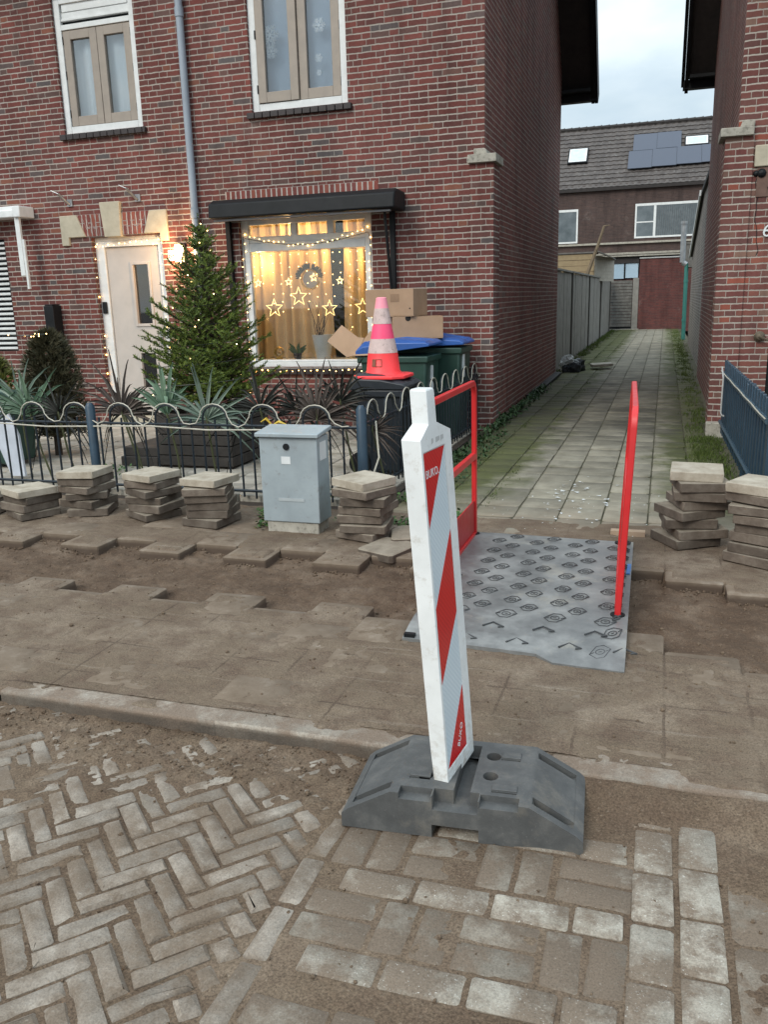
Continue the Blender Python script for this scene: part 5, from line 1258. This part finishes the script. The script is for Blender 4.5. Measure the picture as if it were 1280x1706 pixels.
carton('banana_box', -3.02, -2.47, 8.68, 9.08, 1.318, 1.60, -6, 'upper cardboard box with a small white round sticker, stacked on the other box', [('tag', 'front', -2.83, 1.40, .022), ('fold', 'front', -2.68, 1.51, .05), ('round', 'front', -2.51, 1.40, .008)])
def card(pts, label):
    o = MB(); P = [Vector(p) for p in pts]; n_ = (P[1]-P[0]).cross(P[2]-P[0]).normalized()*.006
    k = len(P); o.add(P+[p+n_ for p in P], [tuple(range(k)), tuple(range(2*k-1, k-1, -1))]+[(i, i+k, (i+1) % k+k, (i+1) % k) for i in range(k)]); solo('cardboard_sheet', o, M_CARD, label, 'cardboard', 'loose cardboard in the bin')
card([(-3.33, 8.3, 1.09), (-3.10, 8.25, .93), (-3.0, 8.35, 1.12), (-3.20, 8.40, 1.25)], 'cardboard flap sticking out of the bin, leftmost piece with its corner up')
card([(-3.10, 8.24, .93), (-2.98, 8.22, .95), (-2.92, 8.3, 1.12), (-3.0, 8.34, 1.125)], 'narrow folded cardboard piece in front of the leftmost flap')
card([(-3.06, 8.45, .99), (-2.80, 8.3, 1.02), (-2.72, 8.35, 1.07), (-2.92, 8.5, 1.18)], 'pale cardboard sheet jammed under the blue lid')
card([(-3.02, 8.2, .945), (-2.62, 8.19, .955), (-2.62, 8.3, 1.0), (-2.98, 8.3, 1.04)], 'brown cardboard strip along the open rim of the bin')

# white board leaning at the left edge and black wall post
o = MB(); o.prism([(-5.80, .62), (-5.64, .68), (-5.52, .40), (-5.50, .02), (-5.66, .02), (-5.76, .3)], 6.15, 6.175, 'y'); solo('white_board', o, plain('bluish_white_board', (.66, .70, .78), None, .5), 'bluish-white cut board leaning behind the fence at the left picture edge', 'board', bevel=.003)
o = MB(); o.box(-7.80, -7.655, 9.46, YF-.001, -.02, 1.54); o.box(-7.79, -7.665, 9.47, 9.62, 1.541, 1.56); solo('black_pillar', o, M_BLACK, 'narrow black box pillar against the brick wall behind the dark shrub', 'pillar', bevel=.006)

# ------------------------------------------------------------------ plants
def leafmat(name, a, b, rough=.55, tr=.12):
    g = G(name); geo = g.N('ShaderNodeNewGeometry'); c = g.ramp(geo.outputs['Random Per Island'], [(0., a), (1., b)])
    g.base(c); g.rough(rough); g.b.inputs['Specular IOR Level'].default_value = .3
    return g.m
M_FIR = leafmat('fir_needles', (.03, .06, .011), (.15, .19, .03), .55)
M_BARK = plain('bark', (.07, .05, .035), (.04, .028, .02), .9, 30)
M_PALMG = leafmat('pale_palm_green', (.075, .135, .085), (.17, .25, .17), .5); M_PALMD = leafmat('dry_palm_grey', (.045, .036, .032), (.13, .105, .09), .7); M_PALMK = leafmat('dark_palm', (.016, .018, .015), (.055, .055, .048), .6)
M_PALMW = leafmat('silvery_palm', (.10, .15, .12), (.26, .32, .26), .5)
M_DARKCON = leafmat('dark_conifer', (.03, .032, .016), (.095, .080, .042), .7); M_WEED = leafmat('weed_leaf', (.022, .060, .014), (.075, .15, .035), .55); M_MOSSL = leafmat('moss_tuft', (.030, .052, .010), (.085, .115, .022), .8)
M_STEMG = plain('green_stem', (.10, .11, .045), (.06, .065, .03), .6, 12); M_TWIG = plain('dark_twig', (.035, .026, .02), None, .8)

def palm(x, y, hub, size, mat, label, n_=30, spread=115, tilt=0, stem0=None, fused=.33, droop=.25, twist=0, wide=.02):
    t = thing('palm_frond', (x, y, 0), label, 'palm frond', 'fan palm fronds behind the garden fence')
    hubv = Vector((x, y, hub)); o = MB(); cz_, sz_ = math.cos(R(twist)), math.sin(R(twist))
    for k in range(n_):
        a = R(-spread+2*spread*k/(n_-1)+random.uniform(-2.5, 2.5)+tilt); L = .95*size*random.uniform(.6, 1.1)*(1-.18*abs(k/(n_-1)-.5)*2)
        dirv = Vector((math.sin(a)*cz_, math.sin(a)*sz_+random.uniform(-.35, .25), math.cos(a))).normalized(); side = dirv.cross(Vector((0, 1, 0))); side.normalize()
        pts = []; dr = droop*random.uniform(.3, 1.7); br = random.random() < .42
        for q in range(7):
            f_ = q/6; p = hubv+dirv*L*f_+Vector((0, 0, -dr*L*f_**2.6*(1+ (1.2 if br and f_ > .6 else 0))))
            wd = wide*size*(.35+1.9*f_ if f_ < fused else (.35+1.9*fused)*(1-(f_-fused)/(1-fused))**.8+.04)*1.15
            pts.append((p, wd))
        vs = []
        for p, wd in pts: vs += [p-side*wd+Vector((0, -.006*size, 0)), p+Vector((0, .012*size, 0)), p+side*wd+Vector((0, -.006*size, 0))]
        o.add(vs, [(3*i+j, 3*i+3+j, 3*i+4+j, 3*i+1+j) for i in range(6) for j in (0, 1)])
    obj('leaf', o, mat, t, smooth=False)
    st = MB(); s0 = Vector(stem0) if stem0 else Vector((x+random.uniform(-.1, .12), y+.1, -.05)); mid = (s0+hubv)/2+Vector((random.uniform(-.03, .03), 0, 0))
    st.tube([s0, mid, hubv, hubv+Vector((0, 0, size*.12))], [.009, .008, .009, .004], 6); obj('stem', st, M_STEMG, t); return t
palm(-5.20, 5.98, .60, .62, M_PALMG, 'large pale green palm fan at the left end of the fence', 32, 70, -4, twist=10, fused=.45)
palm(-5.45, 6.15, .68, .58, M_PALMW, 'silvery green palm fan cut by the left picture edge', 26, 95, -15)
palm(-4.86, 5.92, .64, .46, M_PALMK, 'dark drooping palm fan between the big green fan and the blue fence post', 34, 125, 5, droop=.4)
palm(-4.48, 6.3, .60, .44, M_PALMK, 'nearly black palm fan beside the blue round fence post', 30, 120, 8, droop=.45)
palm(-4.25, 5.95, .64, .62, M_PALMD, 'dry grey palm fan standing upright in front of the white door', 24, 85, 4, droop=.22)
palm(-3.80, 5.92, .64, .60, M_PALMG, 'pale green palm fan left of the Christmas tree pot', 26, 52, -3, twist=-12, fused=.5)
palm(-3.40, 5.85, .62, .60, M_PALMW, 'silvery green palm fan in front of the Christmas tree', 26, 105, 4, droop=.22)
palm(-3.00, 6.0, .68, .56, M_PALMK, 'dark brown palm fan right of the Christmas tree', 26, 110, 0, droop=.4)
palm(-2.78, 6.2, .66, .46, M_PALMK, 'dark wilted palm fan under the lit window', 24, 115, 10, droop=.45)
palm(-2.50, 5.95, .62, .62, M_PALMD, 'large dry grey palm fan above the grey cabinet', 36, 100, 6, droop=.26)
palm(-2.36, 6.1, .74, .50, M_PALMK, 'blackish palm fan leaning over towards the traffic cone', 26, 95, 28, droop=.3)
palm(-2.02, 5.86, .56, .34, M_PALMD, 'small withered palm fan drooping at the fence corner post', 16, 60, 95, droop=.1)

# dark dwarf conifer in the left garden
def needle_bush(mb, c, rx, rz, n_, ln, wd):
    for _ in range(n_):
        a = random.uniform(0, 2*math.pi); zz = random.random()**.9; r = rx*math.sqrt(max(.02, 1-abs(zz*1.5-.5)**2.2))*random.uniform(.15, 1.03)
        p = Vector((c[0]+r*math.cos(a), c[1]+r*math.sin(a), c[2]+rz*zz)); d = Vector((math.cos(a)*.6, math.sin(a)*.6, random.uniform(-.1, 1.1))).normalized()
        for _k in range(5):
            dd = (d+Vector((random.uniform(-.6, .6), random.uniform(-.6, .6), random.uniform(-.5, .5)))).normalized(); s = dd.orthogonal().normalized()*wd; l_ = ln*random.uniform(.5, 1.2)
            mb.add([p-s, p+s, p+dd*l_], [(0, 1, 2)])
CS = thing('dwarf_conifer', (-6.05, 7.3, 0), 'dark rounded dwarf conifer with tiny lights on top in the left garden', 'shrub')
o = MB(); needle_bush(o, (-6.02, 7.3, .2), .29, 1.06, 2600, .085, .007); obj('crown', o, M_DARKCON, CS)
o = MB(); o.tube([(-6.05, 7.3, -.05), (-6.05, 7.3, .8)], [.04, .02], 8); obj('trunk', o, M_BARK, CS)
CS2 = thing('shrub', (-6.75, 7.0, 0), 'yellow-green bush at the left picture edge behind the palm fans', 'shrub')
o = MB(); needle_bush(o, (-6.75, 7.1, .3), .36, .78, 1300, .09, .012); obj('crown', o, leafmat('yellow_green_leaf', (.05, .065, .015), (.15, .15, .03), .6), CS2); o = MB(); o.tube([(-6.75, 7.1, -.05), (-6.75, 7.1, .6)], [.03, .015], 8); obj('trunk', o, M_BARK, CS2)

# Christmas tree in a dark wooden planter
TX, TY = -4.16, 7.28
PT = thing('wooden_planter', (TX, TY, 0), 'dark slatted wooden planter holding the Christmas tree', 'planter')
o = MB(); hw = .40
for k in range(5):
    z0 = .02+.1*k
    o.box(TX-hw, TX+hw, TY-hw, TY-hw+.03, z0, z0+.09); o.box(TX-hw, TX+hw, TY+hw-.03, TY+hw, z0, z0+.09); o.box(TX-hw, TX-hw+.03, TY-hw+.031, TY+hw-.031, z0, z0+.09); o.box(TX+hw-.03, TX+hw, TY-hw+.031, TY+hw-.031, z0, z0+.09)
obj('slats', o, M_WOODDARK, PT, bevel=.004); o = MB(); o.box(TX-hw+.031, TX+hw-.031, TY-hw+.031, TY+hw-.031, 0, .45); obj('soil', o, M_SOIL, PT)
o = MB(); o.box(TX-hw-.42, TX-hw-.01, TY-hw+.0, TY+hw, .0, .09); o.box(TX-hw-.40, TX-hw-.01, TY-hw+.02, TY+hw, .092, .18); solo('wooden_step', o, M_WOODDARK, 'low dark wooden step left of the tree planter', 'step', bevel=.006)
XT = thing('christmas_tree', (TX, TY, .45), 'bushy dark green Christmas tree with warm lights before the house front', 'christmas tree')
o = MB(); o.tube([(TX, TY, .3), (TX, TY, 1.2), (TX+.01, TY, 2.28)], [.045, .03, .008], 8); obj('trunk', o, M_BARK, XT)
nd = MB(); brm = MB(); tips = []
def twig(p0, d, L, nl):
    d = d.normalized(); s1 = d.orthogonal().normalized(); s2 = d.cross(s1); m = max(6, int(L/.0065))
    for i in range(m):
        p = p0+d*L*i/m; a = i*2.4+random.uniform(-.3, .3); q = s1*math.cos(a)+s2*math.sin(a)
        dd = (d*.8+q+Vector((0, 0, .3))).normalized(); w_ = dd.cross(d).normalized()*.0075; l_ = nl*random.uniform(.75, 1.15)
        nd.add([p-w_, p+w_, p+dd*l_], [(0, 1, 2)])
whorls = 19
for wv in range(whorls):
    f_ = wv/(whorls-1); z = .56+1.56*f_; Rr = (.62*(1-f_)**.86+.05)*(.80+.2*sstep(0, .25, f_)); nbr = int(19-11*f_)
    for b in range(nbr):
        a = 2*math.pi*(b+random.uniform(-.3, .3))/nbr+wv*1.1; L = Rr*random.choice((.5, .75, .9, 1.05, 1.3))*random.uniform(.85, 1.1); rise = .20+.75*f_
        p0 = Vector((TX, TY, z+random.uniform(-.04, .04))); dd = Vector((math.cos(a), math.sin(a), rise*.5+.10)).normalized(); ps = [p0]; m = 6
        for i in range(1, m+1): ps.append(p0+dd*L*i/m+Vector((0, 0, .16*L*(i/m)**2)))
        brm.tube(ps, [.009*(1-i/m)+.002 for i in range(m+1)], 4)
        nt = max(4, int(L*22))
        for i in range(nt):
            tpos = (i+.5)/nt; seg_ = min(m-1, int(tpos*m)); p = ps[seg_].lerp(ps[seg_+1], tpos*m-seg_); bd = (ps[seg_+1]-ps[seg_]).normalized()
            if tpos < .18: continue
            side = bd.cross(Vector((0, 0, 1))).normalized()*(1 if i % 2 else -1)
            twig(p, bd*.8+side*.75+Vector((0, 0, random.uniform(-.12, .25))), (.08+.19*(1-tpos)*min(1, L/.5))*random.uniform(.8, 1.2), .030)
        twig(ps[-3], ps[-1]-ps[-3], (ps[-1]-ps[-3]).length*1.05, .030); tips.append(ps[-1]); tips.append(ps[4]); tips.append(ps[2])
twig(Vector((TX, TY, 2.06)), Vector((.02, 0, 1)), .26, .025)
obj('needles', nd, M_FIR, XT); obj('branches', brm, M_BARK, XT)

# ------------------------------------------------------------------ fairy lights
M_BULB = emit('warm_bulb', (1, .62, .22), 9); M_BULB2 = emit('amber_bulb', (1, .50, .12), 8); M_GREENW = plain('dark_wire', (.02, .025, .018), None, .5)
bp = MB(); bp.ball((0, 0, 0), .006, n=1); bulb_me = obj('bulb', bp, M_BULB).data; bpy.data.objects.remove(bpy.data.objects['bulb'])
bp = MB(); bp.ball((0, 0, 0), .0105, n=1); bulb2_me = obj('bulb', bp, M_BULB2).data; bpy.data.objects.remove(bpy.data.objects['bulb'])
def lights(label, pts, wire, big=0.0, limit=100):
    base = Vector(pts[0]); t = thing('string_lights', base, label, 'fairy lights', 'warm fairy lights')
    o = MB(); o.tube(wire, .0035, 4); obj('wire', o, M_GREENW, t)
    for p in pts[:limit]:
        b = bpy.data.objects.new('bulb', bulb2_me if random.random() < big else bulb_me); COL.objects.link(b); b.parent = t; b.location = Vector(p)-base
    return t
pts = []; wire = []
for k in range(28):
    f_ = (k+.5)/28; z = .62+1.6*f_**1.0; r = (.56*(1-f_)**.85+.04); a = -k*2.39996 if k % 3 else -math.pi/2+random.uniform(-1.2, 1.2)
    pts.append((TX+r*math.cos(a)*random.uniform(.85, 1.0), TY+r*math.sin(a)*random.uniform(.85, 1.0), z+.03))
for k in range(220):
    f_ = k/219; r = (.50*(1-f_)**.85+.02); a = f_*2*math.pi*9; wire.append((TX+r*math.cos(a), TY+r*math.sin(a), .66+1.55*f_))
lights('warm fairy lights wound round the Christmas tree', pts, wire)
y = YF+.03; pts = []; x0, x1, z0, z1 = DOOR
for k in range(17): pts.append((x0-.01+random.uniform(-.02, .05), y-.0, .25+k*.125+random.uniform(-.02, .02)))
wire = [(x0, y, .2), (x0, y, z1-.05), (x1, y, z1-.05), (x1, y, .3)]
for k in range(12): pts.append((x0+.06+k*.083, y, z1-.045-.035*abs(math.sin(k*1.4))-random.uniform(0, .04)))
for k in range(15): pts.append((x1-.02+random.uniform(-.04, .03), y, z1-.1-k*.13))
lights('warm fairy lights tacked round the white front door frame', pts, wire, .45)
x0, x1, z0, z1 = WIN; pts = []; y = YF+.028
for k in range(26): pts.append((x0+.06+k*.063, y, 2.25-.10*math.sin(k/25*math.pi)+.10*abs(k/25-.5)+random.uniform(-.02, .02)))
for k in range(16): pts.append((x1-.03+random.uniform(-.03, .03), y, 2.2-.09*k)); pts.append((x0+.03+random.uniform(-.03, .03), y, 2.2-.09*k))
for k in range(20): pts.append((x0+.06+k*.082, YF-.065, z0-.035+random.uniform(-.015, .01)))
for k in range(8): pts.append((-4.93, YF-.03, .62-.07*k))
wire = [(x0+.03, y+.01, .8), (x0+.03, y+.01, 2.28)]+[(x0+.06+k*.063, y+.008, 2.26-.10*math.sin(k/25*math.pi)) for k in range(26)]+[(x1-.03, y+.01, 2.2), (x1-.03, y+.01, .8)]
lights('warm fairy lights draped round the white ground-floor window frame', pts, wire, .28)
# light curtain behind the glass with stars
y = YF+.17; pts = []
cols_ = [-4.86, -4.76, -4.62, -4.5, -4.38, -4.26, -4.15, -4.04, -3.93, -3.82, -3.72, -3.6, -3.5, -3.4]
for i, x in enumerate(cols_):
    L = random.uniform(.35, .95)
    q = 2.06
    while q > 2.06-L and len(pts) < 98: pts.append((x+random.uniform(-.012, .012), y, q)); q -= random.uniform(.09, .15)
wire = []
for x in cols_: wire += [(x, y+.004, 2.09), (x, y+.004, 1.4), (x, y+.004, 2.09)]
lights('curtain of warm light strands hanging inside the lit window', pts, [(cols_[0], y, 2.095), (cols_[-1], y, 2.095)])
pts = [(-6.02+.22*math.cos(k*1.9)*(.3+.7*(k % 3)/2), 7.1+.1*math.sin(k), 1.24+.02*(k % 2)) for k in range(9)]
lights('tiny lights on top of the dark dwarf conifer', pts, pts)
def star(x, z, r, label, small=False):
    o = MB(); P = [(x+(r if k % 2 == 0 else r*.42)*math.sin(k*math.pi/5), y-.01, z+(r if k % 2 == 0 else r*.42)*math.cos(k*math.pi/5)) for k in range(10)]
    o.tube(P,   .0045 if not small else .006, 6, closed=True)
    solo('star_light', o, M_STAR, label, 'star light', 'lit stars in the window')
M_STAR = emit('star_glow', (1, .66, .22), 3)
star(-4.615, 1.43, .115, 'large lit outline star low in the left curtain'); star(-4.28, 1.56, .115, 'large lit outline star under the wreath'); star(-3.878, 1.41, .10, 'large lit star before the dark curtain gap'); star(-3.452, 1.42, .10, 'large lit star at the right end of the window')
star(-4.815, 1.738, .045, 'small lit star at the far left of the window', True); star(-4.404, 1.739, .045, 'small lit star left of the wreath', True); star(-4.07, 1.78, .05, 'small lit star on the wreath', True); star(-3.732, 1.731, .045, 'small lit star in the right curtain', True)
for lx, lz in ((-4.86, 2.0), (-3.33, 2.0), (-3.86, 2.15), (-4.4, 2.3)):  # unseen point lights added so warm light rakes the curtain pleats
    pl_ = bpy.data.lights.new('curtain_fill_light', 'POINT'); pl_.energy = 7.5; pl_.color = (1, .60, .24); pl_.shadow_soft_size = .03
    po = bpy.data.objects.new('curtain_fill_light', pl_); COL.objects.link(po); po.location = (lx, YF+.33, lz)
# wreath, vase, ornament
WR = thing('wreath', (-4.13, y+.02, 1.77), 'gold ring wreath with dark foliage hanging in the lit window', 'wreath')
o = MB(); o.tube([(-4.13+.115*math.cos(k*math.pi/12), y+.02, 1.76+.115*math.sin(k*math.pi/12)) for k in range(24)], .014, 8, closed=True); obj('ring', o, plain('gold_ring', (.55, .33, .08), None, .3, metal=.7), WR)
o = MB(); o.lathe([(0, 0), (.10, 0), (.10, .004), (0, .004)], (0, 0, 0), 20); o.v = [(v[0]-4.13, y+.03+v[2], v[1]+1.76) for v in o.v]; obj('disc', o, plain('silvery_disc', (.34, .31, .30), None, .5), WR)
o = MB()
for k in range(70):
    a = random.uniform(.15, 3.0); p = Vector((-4.13+.12*math.cos(a), y+.0, 1.765+.12*math.sin(a))); d = Vector((math.cos(a)+random.uniform(-.8, .8), random.uniform(-.3, 0), math.sin(a)+random.uniform(-.4, .6))).normalized()*.075; s = Vector((d.z, 0, -d.x)).normalized()*.011
    o.add([p-s*.5, p+d*.5-s, p+d, p+d*.5+s, p+s*.5], [(0, 1, 2, 3, 4)])
obj('foliage', o, M_PALMK, WR)
o = MB(); o.tube([(-4.13, y, 2.09), (-4.13, y+.01, 1.88)], .004, 5); o.tube([(-4.05, y-.01, 1.80), (-3.97, y-.01, 1.72), (-3.94, y-.01, 1.70)], [.012, .016, .006], 6); obj('ribbon', o, M_CURT, WR)
VS = thing('vase', (-4.08, YF+.28, z0+.075), 'white vase with bare dark twigs on the window sill', 'vase')
o = MB(); o.lathe([(0, 0), (.085, 0), (.105, .12), (.135, .30), (.128, .30), (.09, .05), (0, .04)], (-4.03, YF+.27, z0+.076), 20); obj('pot', o, M_WHITE, VS, smooth=True)
o = MB()
for k in range(11):
    a = random.uniform(-1, 1); q = Vector((-4.06, YF+.24, z0+.3)); P = [q]
    for i in range(5): q = q+Vector((a*.035+random.uniform(-.03, .03), random.uniform(-.008, .004), .095)); P.append(q)
    o.tube(P, [.005, .0045, .004, .003, .0025, .002], 4)
obj('twigs', o, M_TWIG, VS)
o = MB(); o.tube([(-4.60+.058*math.cos(k*math.pi/8), y+.02, z0+.17+.058*math.sin(k*math.pi/8)) for k in range(16)], .017, 6, closed=True); o.box(-4.635, -4.565, y, y+.04, z0+.0762, z0+.105); o.ball((-4.6, y+.02, z0+.15), .03); solo('gold_ornament', o, plain('gold', (.62, .38, .08), None, .3, metal=.6), 'round gold ornament standing at the left of the window sill', 'ornament')
SP = thing('pot_plant', (-4.36, YF+.2, z0+.075), 'small green pot plant on the sill left of the white vase', 'plant')
o = MB(); o.lathe([(0, 0), (.04, 0), (.055, .08), (.045, .08), (0, .06)], (-4.36, YF+.22, z0+.076), 14); obj('pot', o, M_BLACKSILL, SP)
o = MB()
for k in range(12):
    a = random.uniform(0, 6.28); p = Vector((-4.36, YF+.22, z0+.15)); d = Vector((math.cos(a), math.sin(a)*.5, random.uniform(.3, 1.2))).normalized()*random.uniform(.10, .18); s = d.cross(Vector((0, 1, .2))).normalized()*.025; o.add([p, p+d*.5-s, p+d, p+d*.5+s], [(0, 1, 2, 3)])
obj('leaves', o, M_WEED, SP)

# ------------------------------------------------------------------ weeds, moss tufts, clods, litter
def leaf_patch(mb, x, y, r, n_, s, z=0, flatn=.5):
    for _ in range(n_):
        a = random.uniform(0, 6.28); q = r*math.sqrt(random.random()); p = Vector((x+q*math.cos(a), y+q*math.sin(a), z+random.uniform(0, s*1.4))); b = random.uniform(0, 6.28)
        d = Vector((math.cos(b), math.sin(b), random.uniform(-.1, .9)*flatn*2)).normalized()*s*random.uniform(.6, 1.3); e = d.cross(Vector((random.uniform(-.3, .3), random.uniform(-.3, .3), 1))).normalized()*s*.32
        mb.add([p, p+d*.5-e, p+d, p+d*.5+e], [(0, 1, 2, 3)])
o = MB()
for (x, y, r, n_) in ((-2.62, 5.35, .13, 120), (-1.92, 5.45, .12, 130), (-1.55, 5.3, .16, 220), (-1.38, 5.5, .14, 160), (-2.0, 5.25, .10, 60), (-3.2, 5.4, .10, 70), (-3.72, 5.42, .10, 80), (-2.55, 5.05, .07, 40), (-1.75, 6.0, .16, 130), (-2.3, 6.1, .2, 150), (-1.85, 6.6, .13, 100), (-4.9, 6.4, .3, 150)): leaf_patch(o, x, y, r, n_, .04)
struct('weeds', o, M_WEED, 'stuff')
o = MB()
for _ in range(260):
    yy = random.uniform(7.2, 14) ; leaf_patch(o, -1.86+abs(random.gauss(0, .05))+.02, yy, .06, 5, .05, flatn=1)
for _ in range(150): leaf_patch(o, random.uniform(-1.75, -1.55), random.uniform(6.6, 9.3), .06, 3, .035, flatn=1)
struct('wall_weeds', o, leafmat('dark_weed', (.014, .038, .014), (.045, .085, .028), .6), 'stuff')
o = MB()
def tuft(x, y, n_, h):
    for _ in range(n_):
        p = Vector((x+random.gauss(0, .03), y+random.gauss(0, .05), -.005)); d = Vector((random.gauss(0, .35), random.gauss(0, .35), 1)).normalized()*h*random.uniform(.5, 1.2); s = Vector((random.uniform(-1, 1), random.uniform(-1, 1), 0)).normalized()*.0045; o.add([p-s, p+s, p+d], [(0, 1, 2)])
for _ in range(520): tuft(random.choice((.36, .42, .50)) + random.gauss(0, .05), 6.2+29*random.random()**1.3, 12, .05)
for _ in range(260): tuft(-1.2-.32*int(random.random()*3)+random.gauss(0, .015), 6+22*random.random()**1.3, 8, .025)
for _ in range(420): tuft(-2.05+abs(random.gauss(0, .12)), random.uniform(17, 36), 12, .07)
for _ in range(200): tuft(random.uniform(.3, .6), random.uniform(6.3, 9.3), 12, .05)
struct('grass_tufts', o, M_MOSSL, 'stuff')
o = MB()
for _ in range(700):      # crumbs fallen from the cut edges of the trench
    x = random.uniform(-4.8, 1.2); f_, r_ = trench(x); y = (r_-abs(random.gauss(0, .035)) if random.random() < .65 else f_+abs(random.gauss(0, .03))); s = random.uniform(.003, .010); o.ball((x, y, film(x, y)+s*.4), s, n=1)
for _ in range(1900):
    r = random.random()
    if r < .45: x, y, z = random.uniform(-3.2, -.6), random.uniform(2.2, 2.48), 0; z = bed(x, y)
    elif r < .8: x, y = random.uniform(-4.6, 1), random.uniform(3.6, 4.5); z = film(x, y)
    elif r < .92: x, y = random.uniform(-4, 1), random.uniform(2.55, 3.6); z = film(x, y) if y > 2.62 else .002
    else: x, y = random.uniform(-2, .8), random.uniform(1.3, 2.4); z = bed(x, y)+.003
    s = random.uniform(.0025, .006)*(1.8 if random.random() < .08 else 1); o.ball((x, y, z+s*.3), s, n=1)
o.v = [(a+random.gauss(0, .0008), b+random.gauss(0, .0008), c+random.gauss(0, .0006)) for a, b, c in o.v]; struct('sand_clods', o, GM['sand'], 'stuff')
o = MB()
for _ in range(60):
    x, y = random.gauss(-.62, .16), random.gauss(6.35, .35)
    p = Vector((x, y, .006)); a = random.uniform(0, 6.28); s = random.uniform(.008, .03); o.add([p+Vector((s*math.cos(a+k*2.1)*random.uniform(.5, 1), s*math.sin(a+k*2.1)*random.uniform(.3, .8), .002*k)) for k in range(3)], [(0, 1, 2)])
for _ in range(40):
    p = Vector((random.uniform(-1.5, .1), random.uniform(5.3, 6.5), .007)); s = random.uniform(.004, .012); o.add([p, p+Vector((s, .3*s, .001)), p+Vector((.3*s, s, .002))], [(0, 1, 2)])
struct('white_crumbs', o, M_LABELW, 'stuff')
DB = thing('crushed_bag', (-1.68, 17.3, 0), 'crumpled black and white plastic bag by the alley wall', 'bag')
o = MB(); 
for k in range(9): o.ball((-1.72+random.uniform(-.14, .16), 17.3+random.uniform(-.2, .2), .09+random.uniform(-.05, .06)), random.uniform(.07, .13), n=2)
o.v = [(a+random.gauss(0, .012), b+random.gauss(0, .012), c+random.gauss(0, .012)) for a, b, c in o.v]; obj('bag', o, M_BLACKBIN, DB)
o = MB(); 
for k in range(4): o.ball((-1.80+random.uniform(-.08, .08), 17.1+random.uniform(-.1, .1), .2+random.uniform(-.04, .05)), random.uniform(.06, .1), n=2)
o.v = [(a+random.gauss(0, .015), b+random.gauss(0, .015), c+random.gauss(0, .015)) for a, b, c in o.v]; obj('sheet', o, plain('pale_foil', (.55, .58, .58), None, .3), DB)
o = MB(); slab(o, -1.18, 17.85, .42, .35, .2, .11, tilt=.1); solo('paver', o, GM['garden'], 'loose grey tile lying by the plastic bag in the alley', 'paving tile')
o = MB(); slab(o, -1.88, 14.6, .12, 3.6, .0, .05, tilt=.01); solo('black_gutter', o, M_BLACK, 'dark length of gutter lying along the foot of the left alley wall', 'gutter')
o = MB(); o.box(-.26, -.05, 5.33, 5.39, .0, .035, mat=Matrix.Translation((0, .0, 0))); solo('wood_strip', o, plain('raw_lath', (.36, .26, .18), None, .8), 'pale wooden lath lying behind the ramp by the tile stack', 'lath')
